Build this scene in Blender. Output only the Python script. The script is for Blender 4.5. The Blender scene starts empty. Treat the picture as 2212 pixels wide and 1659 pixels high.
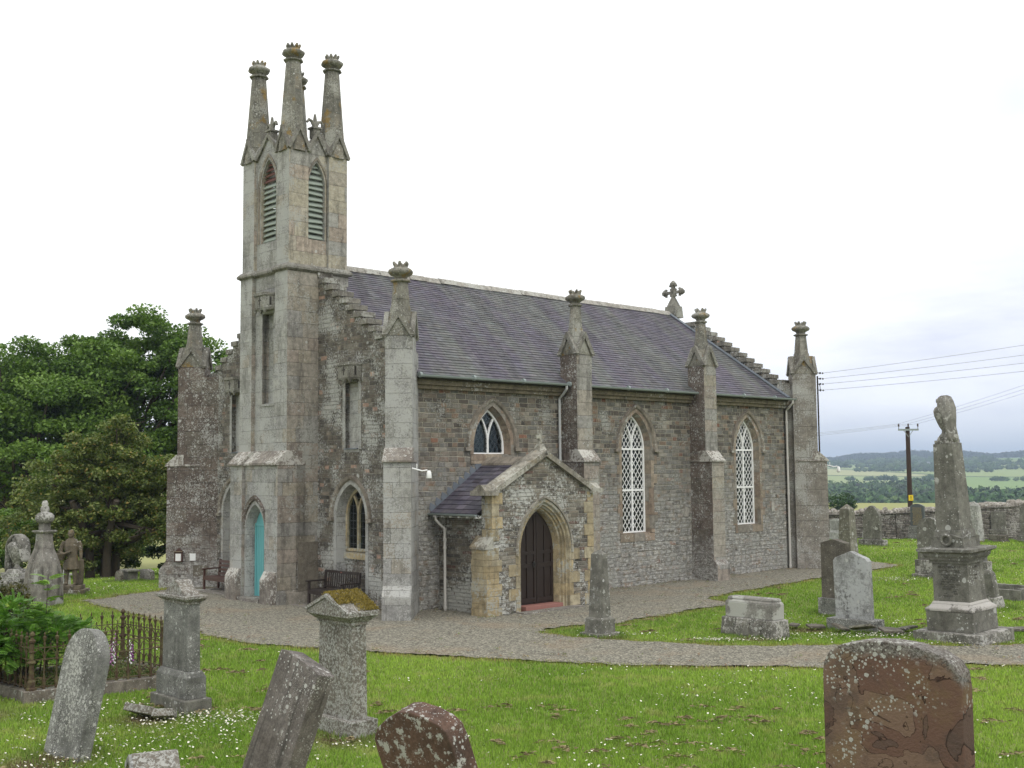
import bpy, bmesh, math, random
import numpy as np
from mathutils import Vector, Matrix, Quaternion
from mathutils.geometry import tessellate_polygon
R = math.radians
random.seed(7); RNG = np.random.default_rng(11)
S = bpy.context.scene
COL = S.collection

# ------------------------------------------------------------------ camera
cd = bpy.data.cameras.new('camera'); cam = bpy.data.objects.new('camera', cd); COL.objects.link(cam)
S.camera = cam
cd.sensor_width = 36.0; cd.lens = 36.0*2451.6/2212.0
cd.clip_start = 0.1; cd.clip_end = 30000
_p = R(4.36); _r = R(-0.529)
fwd = Vector((0, math.cos(_p), math.sin(_p)))
upv = Vector((0, -math.sin(_p), math.cos(_p))); rt = Vector((1, 0, 0))
camx = rt*math.cos(_r) + upv*math.sin(_r); camy = -rt*math.sin(_r) + upv*math.cos(_r)
cam.matrix_world = Matrix.Translation((0, 0, 3.5)) @ Matrix((camx, camy, -fwd)).transposed().to_4x4()
S.render.resolution_x = 1024; S.render.resolution_y = 768

# ------------------------------------------------------------------ world: bright overcast
SUN_EL, SUN_AZ = 52.0, 150.0          # azimuth clockwise from +Y (behind, to the right of the camera)
w = bpy.data.worlds.new('World'); S.world = w; w.use_nodes = True
nt = w.node_tree; nt.nodes.clear()
N = nt.nodes.new; L = nt.links.new
out = N('ShaderNodeOutputWorld'); bg = N('ShaderNodeBackground'); bg.inputs['Strength'].default_value = 0.1
sky = N('ShaderNodeTexSky'); sky.sky_type = 'NISHITA'; sky.sun_disc = False
sky.sun_elevation = R(SUN_EL); sky.sun_rotation = R(SUN_AZ)
tc = N('ShaderNodeTexCoord'); mp = N('ShaderNodeMapping'); mp.inputs['Scale'].default_value = (1.0, 1.0, 4.5)
L(tc.outputs['Generated'], mp.inputs['Vector'])
n1 = N('ShaderNodeTexNoise'); n1.inputs['Scale'].default_value = 2.3; n1.inputs['Detail'].default_value = 7
n1.inputs['Roughness'].default_value = 0.55
L(mp.outputs[0], n1.inputs['Vector'])
cr = N('ShaderNodeValToRGB'); cr.color_ramp.elements[0].position = 0.36; cr.color_ramp.elements[1].position = 0.62
cr.color_ramp.elements[0].color = (7.1, 7.5, 8.9, 1); cr.color_ramp.elements[1].color = (11.8, 12.0, 12.6, 1)
L(n1.outputs['Fac'], cr.inputs['Fac'])
sx = N('ShaderNodeSeparateXYZ'); L(tc.outputs['Generated'], sx.inputs[0])
# cloud deck is whiter high up, softly grey-lilac in a band over the hills
mr = N('ShaderNodeMapRange'); mr.inputs['From Min'].default_value = 0.12; mr.inputs['From Max'].default_value = 0.27
L(sx.outputs['Z'], mr.inputs['Value'])
ax = N('ShaderNodeMapRange'); ax.inputs['From Min'].default_value = 0.30; ax.inputs['From Max'].default_value = 0.08
L(sx.outputs['X'], ax.inputs['Value'])
mxm = N('ShaderNodeMath'); mxm.operation = 'MAXIMUM'; L(mr.outputs[0], mxm.inputs[0]); L(ax.outputs[0], mxm.inputs[1])
mx = N('ShaderNodeMix'); mx.data_type = 'RGBA'
L(mxm.outputs[0], mx.inputs[0]); L(cr.outputs['Color'], mx.inputs[6]); mx.inputs[7].default_value = (13.5, 13.6, 13.3, 1)
# a thin place in the clouds where the blue shows
n2 = N('ShaderNodeTexNoise'); n2.inputs['Scale'].default_value = 1.7; n2.inputs['Detail'].default_value = 5
L(mp.outputs[0], n2.inputs['Vector'])
n2s = N('ShaderNodeMapRange'); n2s.inputs['From Min'].default_value = 0.15; n2s.inputs['From Max'].default_value = 0.5; L(n2.outputs['Fac'], n2s.inputs['Value'])
dist = N('ShaderNodeVectorMath'); dist.operation = 'DISTANCE'; L(tc.outputs['Generated'], dist.inputs[0])
dist.inputs[1].default_value = Vector((0.43, 0.94, 0.31)).normalized()
dm = N('ShaderNodeMapRange'); dm.inputs['From Min'].default_value = 0.15; dm.inputs['From Max'].default_value = 0.0; dm.inputs['To Max'].default_value = 0.55
L(dist.outputs['Value'], dm.inputs['Value'])
mm = N('ShaderNodeMath'); mm.operation = 'MULTIPLY'; mm.use_clamp = True; L(dm.outputs[0], mm.inputs[0]); L(n2s.outputs[0], mm.inputs[1])
mx2 = N('ShaderNodeMix'); mx2.data_type = 'RGBA'
L(mm.outputs[0], mx2.inputs[0]); L(mx.outputs[2], mx2.inputs[6])
skm = N('ShaderNodeMix'); skm.data_type = 'RGBA'; skm.blend_type = 'ADD'; skm.inputs[0].default_value = 1.0
L(sky.outputs[0], skm.inputs[6]); skm.inputs[7].default_value = (4.4, 5.8, 4.0, 1)
L(skm.outputs[2], mx2.inputs[7])
L(mx2.outputs[2], bg.inputs['Color']); L(bg.outputs[0], out.inputs['Surface'])
sd = bpy.data.lights.new('sun', 'SUN'); sd.energy = 1.0; sd.angle = R(25); sd.color = (1.0, 0.96, 0.9)
sun = bpy.data.objects.new('sun', sd); COL.objects.link(sun)
_d = Vector((math.sin(R(SUN_AZ))*math.cos(R(SUN_EL)), math.cos(R(SUN_AZ))*math.cos(R(SUN_EL)), math.sin(R(SUN_EL))))
sun.rotation_euler = _d.to_track_quat('Z', 'Y').to_euler()
S.view_settings.view_transform = 'Standard'; S.view_settings.look = 'None'; S.view_settings.exposure = 0.10
S.render.engine = 'CYCLES'

# ------------------------------------------------------------------ mesh helpers
class MB:
    """collects polygons (optionally with a colour) and builds ONE mesh object with box-style UVs in metres"""
    def __init__(s): s.v = []; s.f = []; s.c = []; s.m = []; s.sm = []
    def add(s, pts, faces, col=(1, 1, 1), mi=0, smooth=False):
        b = len(s.v); s.v += [tuple(p) for p in pts]
        for f in faces: s.f.append([b+i for i in f]); s.c.append(col); s.m.append(mi); s.sm.append(smooth)
    def hexa(s, p, **k):       # 8 points: bottom 4 (ccw from above), top 4
        s.add(p, [(3, 2, 1, 0), (4, 5, 6, 7), (0, 1, 5, 4), (1, 2, 6, 5), (2, 3, 7, 6), (3, 0, 4, 7)], **k)
    def box(s, x0, x1, y0, y1, z0, z1, **k):
        s.hexa([(x0, y0, z0), (x1, y0, z0), (x1, y1, z0), (x0, y1, z0), (x0, y0, z1), (x1, y0, z1), (x1, y1, z1), (x0, y1, z1)], **k)
    def frust(s, cx, cy, z0, z1, w0, d0, w1, d1, **k):
        a, b, c, d = w0/2, d0/2, w1/2, d1/2
        s.hexa([(cx-a, cy-b, z0), (cx+a, cy-b, z0), (cx+a, cy+b, z0), (cx-a, cy+b, z0),
                (cx-c, cy-d, z1), (cx+c, cy-d, z1), (cx+c, cy+d, z1), (cx-c, cy+d, z1)], **k)
    def loft(s, rings, closed=True, cap0=True, cap1=True, **k):
        n = len(rings[0]); pts = [p for r in rings for p in r]; fs = []
        for i in range(len(rings)-1):
            for j in range(n if closed else n-1):
                a = i*n+j; b = i*n+(j+1) % n; fs.append((a, b, b+n, a+n))
        if cap0: fs.append(tuple(range(n))[::-1])
        if cap1: fs.append(tuple(range((len(rings)-1)*n, len(rings)*n)))
        s.add(pts, fs, **k)
    def lathe(s, cx, cy, prof, n=12, rot=0, sy=1.0, **k):     # prof: (r, z)
        rings = [[(cx+r*math.cos(rot+2*math.pi*j/n), cy+sy*r*math.sin(rot+2*math.pi*j/n), z) for j in range(n)] for r, z in prof]
        s.loft(rings, **k)
    def tube(s, path, r, n=8, r1=None, **k):
        path = [Vector(p) for p in path]; m = len(path); rings = []; prev = None
        for i, p in enumerate(path):
            t = (path[min(i+1, m-1)]-path[max(i-1, 0)]).normalized()
            a = prev if prev is not None else (Vector((0, 0, 1)) if abs(t.z) < .9 else Vector((1, 0, 0)))
            u = (a - t*a.dot(t)).normalized(); v = t.cross(u); prev = u
            rr = r if r1 is None else r+(r1-r)*i/(m-1)
            rings.append([p+u*rr*math.cos(2*math.pi*j/n)+v*rr*math.sin(2*math.pi*j/n) for j in range(n)])
        s.loft(rings, **k)
    def bar(s, a, b, wd, dp, nrm, **k):                # rectangular bar from a to b, dp along nrm
        a = Vector(a); b = Vector(b); nrm = Vector(nrm); t = (b-a).normalized(); u = t.cross(nrm).normalized()*wd/2; q = nrm*dp
        s.hexa([a-u, a+u, b+u, b-u, a-u+q, a+u+q, b+u+q, b-u+q], **k)
    def panel(s, loops, fn, thick, **k):               # 2D outline + holes -> slab; fn(u, v, d) -> 3D
        P = [Vector((u, v, 0)) for lp in loops for u, v in lp]
        tris = tessellate_polygon([[Vector((u, v, 0)) for u, v in lp] for lp in loops])
        n = len(P); pts = [fn(p.x, p.y, 0) for p in P]+[fn(p.x, p.y, thick) for p in P]; fs = []
        for a, b, c in tris:
            ar = (P[b]-P[a]).cross(P[c]-P[a]).z
            if ar < 0: b, c = c, b
            fs.append((a, b, c)); fs.append((a+n, c+n, b+n))
        o = 0
        for lp in loops:
            m = len(lp); area = sum(lp[i][0]*lp[(i+1) % m][1]-lp[(i+1) % m][0]*lp[i][1] for i in range(m))
            for i in range(m):
                a, b = o+i, o+(i+1) % m
                fs.append((b, a, a+n, b+n) if area > 0 else (b, a, a+n, b+n))
            o += m
        s.add(pts, fs, **k)
    def xf(s, M, start=0):
        s.v = s.v[:start]+[tuple(M @ Vector(p)) for p in s.v[start:]]
    def build(s, name, mats, parent=None, loc=None, rotz=None, bevel=0, fix=True):
        me = bpy.data.meshes.new(name); me.from_pydata(s.v, [], s.f)
        mats = mats if isinstance(mats, (list, tuple)) else [mats]
        for m in mats: me.materials.append(m)
        me.polygons.foreach_set('material_index', s.m); me.polygons.foreach_set('use_smooth', s.sm)
        if fix:
            bm = bmesh.new(); bm.from_mesh(me); bmesh.ops.recalc_face_normals(bm, faces=bm.faces); bm.to_mesh(me); bm.free()
        boxuv(me)
        if any(c != (1, 1, 1) for c in s.c):
            ca = me.color_attributes.new('col', 'FLOAT_COLOR', 'CORNER')
            lt = np.zeros(len(me.polygons), dtype=np.int32); me.polygons.foreach_get('loop_total', lt)
            cc = np.repeat(np.array([tuple(c)+(1,) for c in s.c], dtype=np.float32), lt, axis=0); ca.data.foreach_set('color', cc.ravel())
        o = bpy.data.objects.new(name, me); COL.objects.link(o)
        if parent: o.parent = parent
        if loc: o.location = loc
        if rotz is not None: o.rotation_euler = (0, 0, rotz)
        if bevel:
            b = o.modifiers.new('bevel', 'BEVEL'); b.width = bevel; b.segments = 2; b.limit_method = 'ANGLE'; b.angle_limit = R(40)
        return o
def boxuv(me):
    n = len(me.loops)
    if not n: return
    uv = me.uv_layers.new(name='UVMap')
    co = np.zeros(len(me.vertices)*3); me.vertices.foreach_get('co', co); co = co.reshape(-1, 3)
    vi = np.zeros(n, dtype=np.int32); me.loops.foreach_get('vertex_index', vi)
    nf = len(me.polygons); nm = np.zeros(nf*3); me.polygons.foreach_get('normal', nm); nm = nm.reshape(-1, 3)
    lt = np.zeros(nf, dtype=np.int32); me.polygons.foreach_get('loop_total', lt)
    t = np.stack([-nm[:, 1], nm[:, 0], np.zeros(nf)], 1); ln = np.linalg.norm(t, axis=1)
    flat = ln < .3; t[flat] = (1, 0, 0); t[~flat] /= ln[~flat][:, None]
    b = np.cross(nm, t); T = np.repeat(t, lt, 0); B = np.repeat(b, lt, 0); p = co[vi]
    uv.data.foreach_set('uv', np.stack([(p*T).sum(1), (p*B).sum(1)], 1).ravel())
def quads(name, P, C, m, parent=None, tri=False):
    """fast: P (n,4|3,3) polygons, C (n,3) colours"""
    n, k = P.shape[0], P.shape[1]
    me = bpy.data.meshes.new(name); me.vertices.add(n*k); me.vertices.foreach_set('co', P.astype(np.float32).ravel())
    me.loops.add(n*k); me.loops.foreach_set('vertex_index', np.arange(n*k, dtype=np.int32))
    me.polygons.add(n); me.polygons.foreach_set('loop_start', np.arange(0, n*k, k, dtype=np.int32))
    me.update(calc_edges=True); me.materials.append(m)
    ca = me.color_attributes.new('col', 'FLOAT_COLOR', 'POINT')
    cc = np.ones((n*k, 4), dtype=np.float32); cc[:, :3] = np.repeat(C, k, 0); ca.data.foreach_set('color', cc.ravel())
    o = bpy.data.objects.new(name, me); COL.objects.link(o)
    if parent: o.parent = parent
    return o
def empty(name, loc, rz, label, cat, group=None):
    o = bpy.data.objects.new(name, None); o.empty_display_size = .3; COL.objects.link(o)
    o.location = loc; o.rotation_euler = (0, 0, rz); tag(o, label, cat, group); return o
def tag(o, label=None, cat=None, group=None, kind=None):
    if label: o['label'] = label
    if cat: o['category'] = cat
    if group: o['group'] = group
    if kind: o['kind'] = kind
    return o
def kids(o): return [c for c in bpy.data.objects if c.parent == o]
def copy_tree(o, parent=None):
    c = o.copy(); COL.objects.link(c)
    if parent: c.parent = parent
    for ch in kids(o): copy_tree(ch, c)
    return c
def lean(o, dx, dy):
    """tilt a standing thing: its top moves towards world (dx,dy), in degrees"""
    a = math.hypot(dx, dy); q = Quaternion((-dy/a, dx/a, 0), R(a))
    m = o.rotation_euler.to_matrix(); o.rotation_euler = (q.to_matrix() @ m).to_euler()

# ------------------------------------------------------------------ material helpers
class G:
    def __init__(s, name, rough=.85, spec=.3):
        s.m = bpy.data.materials.new(name); s.m.use_nodes = True; s.t = s.m.node_tree
        s.b = s.t.nodes['Principled BSDF']; s.b.inputs['Roughness'].default_value = rough
        s.b.inputs['Specular IOR Level'].default_value = spec
    def n(s, ty, props=None, **inp):
        nd = s.t.nodes.new('ShaderNode'+ty)
        for k, v in (props or {}).items(): setattr(nd, k, v)
        for k, v in inp.items():
            k = int(k[1:]) if k[0] == '_' else k.replace('_', ' ')
            s.put(nd.inputs[k], v)
        return nd
    def put(s, sock, v):
        if isinstance(v, bpy.types.NodeSocket): s.t.links.new(v, sock)
        elif v is not None:
            if sock.type == 'RGBA' and len(v) == 3: v = (*v, 1)
            sock.default_value = v
    def mth(s, op, a, b=0.0, c=None, clamp=False):
        nd = s.n('Math', dict(operation=op, use_clamp=clamp), _0=a, _1=b)
        if c is not None: s.put(nd.inputs[2], c)
        return nd.outputs[0]
    def mix(s, f, a, b, mode='MIX'):
        nd = s.n('Mix', dict(data_type='RGBA', blend_type=mode)); s.put(nd.inputs[0], f); s.put(nd.inputs[6], a); s.put(nd.inputs[7], b); return nd.outputs[2]
    def noise(s, vec, sc, det=3, rough=.55, dist=0): return s.n('TexNoise', None, Vector=vec, Scale=sc, Detail=det, Roughness=rough, Distortion=dist).outputs['Fac']
    def vor(s, vec, sc, feat='F1', dims='3D', **k):
        return s.n('TexVoronoi', dict(feature=feat, voronoi_dimensions=dims), Vector=vec, Scale=sc, **k)
    def step(s, v, a, b): return s.n('MapRange', dict(interpolation_type='SMOOTHSTEP'), Value=v, From_Min=a, From_Max=b).outputs[0]
    def ramp(s, f, stops, const=False):
        nd = s.n('ValToRGB', None, Fac=f); r = nd.color_ramp
        if const: r.interpolation = 'CONSTANT'
        while len(r.elements) < len(stops): r.elements.new(.5)
        for e, (p, c) in zip(r.elements, stops): e.position = p; e.color = (*c, 1)
        return nd.outputs[0]
    def coord(s, k='Object'): return s.n('TexCoord').outputs[k]
    def attr(s, n='col'): return s.n('Attribute', dict(attribute_name=n)).outputs['Color']
    def bump(s, h, d=.01, st=1.0): s.put(s.b.inputs['Normal'], s.n('Bump', None, Height=h, Distance=d, Strength=st).outputs[0])
    def col(s, c): s.put(s.b.inputs['Base Color'], c); return s.m
def blocks(g, h, wd, mort=.012, wob=.25):
    """coursed stone pattern from UV metres -> (mortar mask, rnd1, rnd2, rnd3)"""
    uv = g.coord('UV'); sp = g.n('SeparateXYZ', None, Vector=uv)
    wn = g.noise(uv, 2.2, 3)
    u = g.mth('ADD', sp.outputs[0], g.mth('MULTIPLY', g.mth('SUBTRACT', wn, .5), .10*wob*4*h/.12))
    lo = g.noise(g.n('CombineXYZ', None, X=g.mth('MULTIPLY', sp.outputs[0], .25), Y=g.mth('MULTIPLY', sp.outputs[1], 2.2)).outputs[0], 1.0, 2)
    v = g.mth('ADD', sp.outputs[1], g.mth('MULTIPLY', g.mth('SUBTRACT', lo, .5), wob*h*6))
    v = g.mth('ADD', v, g.mth('MULTIPLY', g.mth('SUBTRACT', g.noise(uv, 6.0, 2), .5), .5*wob*h))
    vr = g.mth('DIVIDE', v, h); row = g.mth('FLOOR', vr); fv = g.mth('FRACT', vr)
    wnz = g.n('TexWhiteNoise', dict(noise_dimensions='1D'), W=row)
    rr = wnz.outputs['Value']
    uu = g.mth('ADD', g.mth('DIVIDE', u, g.mth('MULTIPLY', wd, g.mth('ADD', .6, g.mth('MULTIPLY', rr, .95)))), g.mth('MULTIPLY', rr, 777.7))
    f1 = g.n('TexVoronoi', dict(feature='F1', voronoi_dimensions='1D'), W=uu, Scale=1.0, Randomness=1.0)
    de = g.n('TexVoronoi', dict(feature='DISTANCE_TO_EDGE', voronoi_dimensions='1D'), W=uu, Scale=1.0, Randomness=1.0)
    ev = g.mth('MULTIPLY', g.mth('MINIMUM', fv, g.mth('SUBTRACT', 1.0, fv)), h)
    eu = g.mth('MULTIPLY', de.outputs['Distance'], wd)
    e = g.mth('MINIMUM', ev, eu)
    e = g.mth('ADD', e, g.mth('MULTIPLY', g.mth('SUBTRACT', g.noise(uv, 30, 2), .5), mort*.8))
    mask = g.step(e, mort, mort*.35)
    sc = g.n('SeparateColor', None, Color=f1.outputs['Color'])
    return mask, sc.outputs[0], sc.outputs[1], sc.outputs[2], e
def spots(g, vec, sc, dens, size=.32, seed=0.0):
    """round lichen rosettes"""
    v = g.n('VectorMath', dict(operation='ADD'), _0=vec, _1=(seed, seed*1.7, seed*.6)).outputs[0]
    dv = g.n('VectorMath', dict(operation='SCALE'), _0=g.n('TexNoise', None, Vector=v, Scale=sc*3, Detail=2).outputs['Color'], Scale=.22/sc).outputs[0]
    v2 = g.n('VectorMath', dict(operation='ADD'), _0=v, _1=dv).outputs[0]
    vo = g.vor(v2, sc); c = g.n('SeparateColor', None, Color=vo.outputs['Color'])
    keep = g.mth('LESS_THAN', c.outputs[0], dens)
    rad = g.mth('MULTIPLY', g.mth('ADD', .25, c.outputs[1]), size)
    return g.mth('MULTIPLY', g.mth('LESS_THAN', vo.outputs['Distance'], rad), keep)
LICH = (.50, .50, .47)
def lichen(g, c, vec, crust=.5, spot=.4, sc=9, stain=.4, tone=LICH, big=.45, spc=(.46, .46, .44), csc=13, sts=3):
    """crust: how much of the stone carries grey-white crust; spot: rosettes; stain: dark water staining"""
    a = g.noise(vec, 1.1, 2); b = g.noise(vec, csc, 6, .72)
    f = g.mth('ADD', g.mth('MULTIPLY', a, big), g.mth('MULTIPLY', b, 1.0-big))
    k = g.step(f, .61-.17*crust, .635-.145*crust)
    st = g.noise(g.n('Mapping', None, Vector=vec, Scale=(sts, sts, .5)).outputs[0], 1.4, 5, .65)
    c = g.mix(g.mth('MULTIPLY', g.step(st, .48, .68), stain), c, (.035, .032, .028))
    c = g.mix(g.mth('MULTIPLY', k, .88), c, g.mix(g.noise(vec, 40, 2), (tone[0]*.72, tone[1]*.72, tone[2]*.7), tone))
    if spot > 0:
        cl = g.step(g.noise(vec, 1.7, 4, .65), .44, .56)
        s1 = spots(g, vec, sc, spot); s2 = spots(g, vec, sc*2.3, spot*.9, .36, 3.1); s3 = spots(g, vec, sc*5, spot, .4, 1.3)
        sa = g.mth('MAXIMUM', g.mth('MULTIPLY', g.mth('MAXIMUM', s1, s3), cl), g.mth('MULTIPLY', s2, g.step(g.noise(vec, 2.6, 3), .42, .6)))
        sa = g.mth('MULTIPLY', sa, g.mth('ADD', .45, g.mth('MULTIPLY', g.noise(vec, 30, 4, .7), .75)), clamp=True)
        c = g.mix(sa, c, spc)
    return c, k
def stone(name, pal, h=None, wd=.5, mort=.01, crust=.5, spot=.3, sc=9, stain=.4, mortc=(.30, .27, .23), bump=.012, wob=.25, ochre=0.0, tone=LICH, big=.45, var=.35, zfade=None, csc=13, stv=.5, sts=3):
    g = G(name); vec = g.coord()
    info = g.n('ObjectInfo').outputs['Random']
    vec = g.n('VectorMath', dict(operation='ADD'), _0=vec, _1=g.n('CombineXYZ', None, X=g.mth('MULTIPLY', info, 31.0), Y=g.mth('MULTIPLY', info, 17.0)).outputs[0]).outputs[0] if h is None else vec
    n0 = g.noise(vec, 7, 5, .65); n9 = g.noise(vec, 55, 4, .7)
    if h:
        mask, r1, r2, r3, e = blocks(g, h, wd, mort, wob)
        base = g.ramp(r1, pal, True)
        val = g.mth('ADD', 1.0-var*.5, g.mth('MULTIPLY', r2, var))
        base = g.mix(1.0, base, g.n('CombineColor', None, Red=val, Green=val, Blue=val).outputs[0], 'MULTIPLY')
    else:
        base = g.ramp(g.noise(vec, 2.5, 4, .6), pal)
    sh = g.mth('ADD', .50, g.mth('ADD', g.mth('MULTIPLY', g.step(n0, .30, .70), .50), g.mth('MULTIPLY', g.step(n9, .3, .7), .48)))
    base = g.mix(1.0, base, g.n('CombineColor', None, Red=sh, Green=sh, Blue=sh).outputs[0], 'MULTIPLY')
    if h: base = g.mix(g.mth('MULTIPLY', mask, .85 if mort > .009 else .6), base, mortc)
    if zfade:   # lower courses greyer and whiter with lichen
        z = g.n('SeparateXYZ', None, Vector=vec).outputs[2]
        zz = g.mth('ADD', z, g.mth('MULTIPLY', g.mth('SUBTRACT', g.noise(vec, 1.3, 4), .5), 3.5))
        k = g.step(zz, zfade[1], zfade[0])
        k2 = g.mth('MULTIPLY', k, g.step(g.noise(vec, 5, 5, .7), .36, .58))
        base = g.mix(g.mth('MULTIPLY', k2, .72), base, g.mix(g.noise(vec, 20, 3), (.20, .198, .19), (.42, .415, .40)))
        k3 = g.mth('MULTIPLY', g.step(zz, zfade[0]+1.6, zfade[0]-.3), g.step(g.noise(g.n('Mapping', None, Vector=vec, Scale=(1, 1, 2.2)).outputs[0], 6.5, 6, .75), .505, .56)); base = g.mix(g.mth('MULTIPLY', k3, .75), base, (.55, .54, .51))
    c, k = lichen(g, base, vec, crust, spot, sc, stain, tone, big, csc=csc, sts=sts)
    if ochre: c = g.mix(g.mth('MULTIPLY', g.step(g.noise(vec, 2.1, 5, .7), .56, .66), ochre), c, (.24, .15, .03))
    hgt = g.mth('ADD', g.mth('MULTIPLY', n9, .35), g.mth('MULTIPLY', n0, .8))
    hgt = g.mth('ADD', hgt, g.mth('MULTIPLY', k, .15))
    if h: hgt = g.mth('ADD', g.mth('SUBTRACT', hgt, g.mth('MULTIPLY', mask, 1.2)), g.mth('MULTIPLY', r3, .6))
    g.bump(hgt, bump); return g.col(c)
def plain(name, c, rough=.6, var=.15, sc=8, bump=0, metal=0, spec=.4):
    g = G(name, rough, spec); vec = g.coord(); n = g.noise(vec, sc, 4)
    g.b.inputs['Metallic'].default_value = metal
    a = tuple(x*(1-var) for x in c); b = tuple(min(1, x*(1+var)) for x in c)
    if bump: g.bump(g.noise(vec, sc*4, 4), bump)
    return g.col(g.mix(n, a, b))
HAZE = 2.6e-4
# ------------------------------------------------------------------ materials
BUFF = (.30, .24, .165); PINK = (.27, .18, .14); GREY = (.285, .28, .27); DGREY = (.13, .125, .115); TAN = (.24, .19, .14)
M_rubble = stone('rubble_side', [(0, (.205, .145, .102)), (.11, (.095, .083, .070)), (.25, (.165, .152, .130)), (.42, (.235, .215, .18)), (.56, (.125, .118, .102)), (.70, (.182, .152, .120)), (.82, (.150, .146, .132)), (.98, (.20, .105, .07))],
                 h=.125, wd=.25, mort=.012, crust=.36, spot=0, stain=.30, mortc=(.50, .46, .37), bump=.03, var=.5, csc=18, zfade=(1.8, 5.2), tone=(.42, .42, .39))
M_gable = stone('rubble_gable', [(0, (.125, .108, .09)), (.3, (.165, .15, .128)), (.55, (.105, .095, .084)), (.78, (.175, .148, .12)), (.94, (.31, .21, .165))],
                h=.115, wd=.23, mort=.012, crust=.60, spot=.10, sc=7, stain=.3, csc=18, tone=(.54, .54, .52), var=.5, mortc=(.33, .31, .26), bump=.03)
M_porchw = stone('rubble_porch', [(0, (.20, .175, .14)), (.25, (.135, .12, .102)), (.5, (.24, .22, .185)), (.7, (.11, .102, .09)), (.9, (.16, .105, .085))],
                 h=.095, wd=.27, mort=.012, crust=.66, spot=0, stain=.3, mortc=(.38, .36, .30), bump=.035, tone=(.60, .60, .57), var=.5, csc=16)
M_ashlar = stone('weathered_ashlar', [(0, GREY), (.35, (.33, .325, .305)), (.65, (.28, .275, .255)), (.88, (.31, .285, .245))],
                 h=.36, wd=.62, mort=.005, crust=.72, spot=.10, sc=9, stain=.36, mortc=(.17, .16, .14), wob=.03, bump=.012, tone=(.47, .47, .46), var=.14, csc=24)
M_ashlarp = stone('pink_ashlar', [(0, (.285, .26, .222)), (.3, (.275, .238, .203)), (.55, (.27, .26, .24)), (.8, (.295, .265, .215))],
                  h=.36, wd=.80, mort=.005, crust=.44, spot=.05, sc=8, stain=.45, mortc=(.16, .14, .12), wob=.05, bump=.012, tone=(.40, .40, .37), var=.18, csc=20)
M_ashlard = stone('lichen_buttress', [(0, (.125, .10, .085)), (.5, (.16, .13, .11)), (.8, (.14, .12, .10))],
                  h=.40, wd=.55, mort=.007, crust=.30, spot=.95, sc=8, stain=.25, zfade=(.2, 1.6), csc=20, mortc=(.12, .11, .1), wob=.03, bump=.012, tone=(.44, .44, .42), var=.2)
M_spire = stone('spire_stone', [(0, (.205, .195, .165)), (.5, (.165, .158, .135)), (.8, (.21, .19, .155))], h=.45, wd=.8, mort=.005,
                crust=.50, spot=.20, sc=12, stain=.5, wob=.02, ochre=.75, csc=26, tone=(.40, .395, .36), mortc=(.1, .1, .09))
M_carved = stone('carved_stone', [(.3, (.15, .14, .12)), (.6, (.22, .21, .185))], crust=.45, spot=.2, sc=11, stain=.5, tone=(.36, .36, .33), bump=.01, csc=22)
M_weath = stone('weathering_stone', [(.3, (.15, .125, .105)), (.6, (.24, .215, .19))], crust=.62, spot=.3, sc=10, stain=.3, tone=(.60, .585, .55), bump=.01)
M_dress = stone('dressed_margin', [(0, (.25, .195, .15)), (.35, (.23, .21, .18)), (.7, (.265, .22, .17))], h=.42, wd=.5, mort=.005, crust=.25, spot=0, stain=.25, wob=.02, mortc=(.14, .12, .1), bump=.006)
M_hood = stone('hood_stone', [(.3, (.19, .165, .135)), (.6, (.25, .22, .185))], crust=.35, spot=0, stain=.45, bump=.008)
M_yellow = stone('yellow_sandstone', [(0, (.36, .29, .175)), (.4, (.31, .26, .17)), (.75, (.35, .305, .215))], h=.30, wd=.6, mort=.004, crust=.42, spot=0, stain=.42, wob=.02, mortc=(.2, .17, .12), bump=.006, tone=(.42, .42, .38))
M_step = stone('crow_step_stone', [(.3, (.14, .13, .115)), (.6, (.22, .205, .18))], crust=.5, spot=.15, stain=.4, tone=(.42, .42, .39))
M_cope = stone('coping_stone', [(.3, (.17, .155, .12)), (.6, (.26, .24, .205))], crust=.5, spot=.2, sc=14, stain=.55, tone=(.48, .47, .42), ochre=.25, bump=.012)
M_ridge = stone('ridge_stone', [(.3, (.28, .26, .23)), (.6, (.36, .34, .31))], crust=.6, spot=0, stain=.45, bump=.01)
M_lead = plain('lead', (.15, .17, .20), .55, .35, 3, .004)
M_gutter = plain('gutter_paint', (.27, .31, .31), .45, .12)
M_pipe = plain('pipe_paint', (.42, .43, .43), .45, .1)
M_pipew = plain('pipe_paint_pale', (.52, .50, .47), .5, .1)
M_white = plain('white_paint', (.82, .82, .82), .4, .04)
M_doorbrown = plain('brown_door_paint', (.022, .013, .010), .5, .25, 5)
M_teal = plain('turquoise_paint', (.15, .42, .44), .45, .06, 3)
M_red = plain('red_step', (.28, .13, .11), .8, .2, 9)
M_slab = stone('paving_slab', [(.3, (.15, .14, .12)), (.6, (.22, .20, .18))], crust=.4, spot=.1, stain=.3, bump=.008)
M_benchd = plain('dark_bench_wood', (.035, .026, .024), .5, .3, 12)
M_benchb = plain('brown_bench_wood', (.085, .045, .037), .5, .3, 12)
M_plaster = plain('plaster', (.62, .63, .60), .9, .06)
M_dark = plain('interior_dark', (.05, .045, .04), .9, .2)
M_leadl = plain('window_lead', (.05, .055, .06), .6, .2)
M_corn = stone('eaves_stone', [(.3, (.14, .12, .085)), (.6, (.20, .17, .12))], crust=.2, spot=0, stain=.5)
M_black = plain('black_iron', (.02, .02, .02), .4, .2)
M_wood = plain('pole_timber', (.045, .028, .022), .85, .3, 6)
M_bark = plain('bark', (.075, .06, .045), .95, .35, 9, .03)
M_iron = None
g = G('rusty_railing', .75); v = g.coord(); n = g.noise(v, 9, 5, .7)
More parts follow.
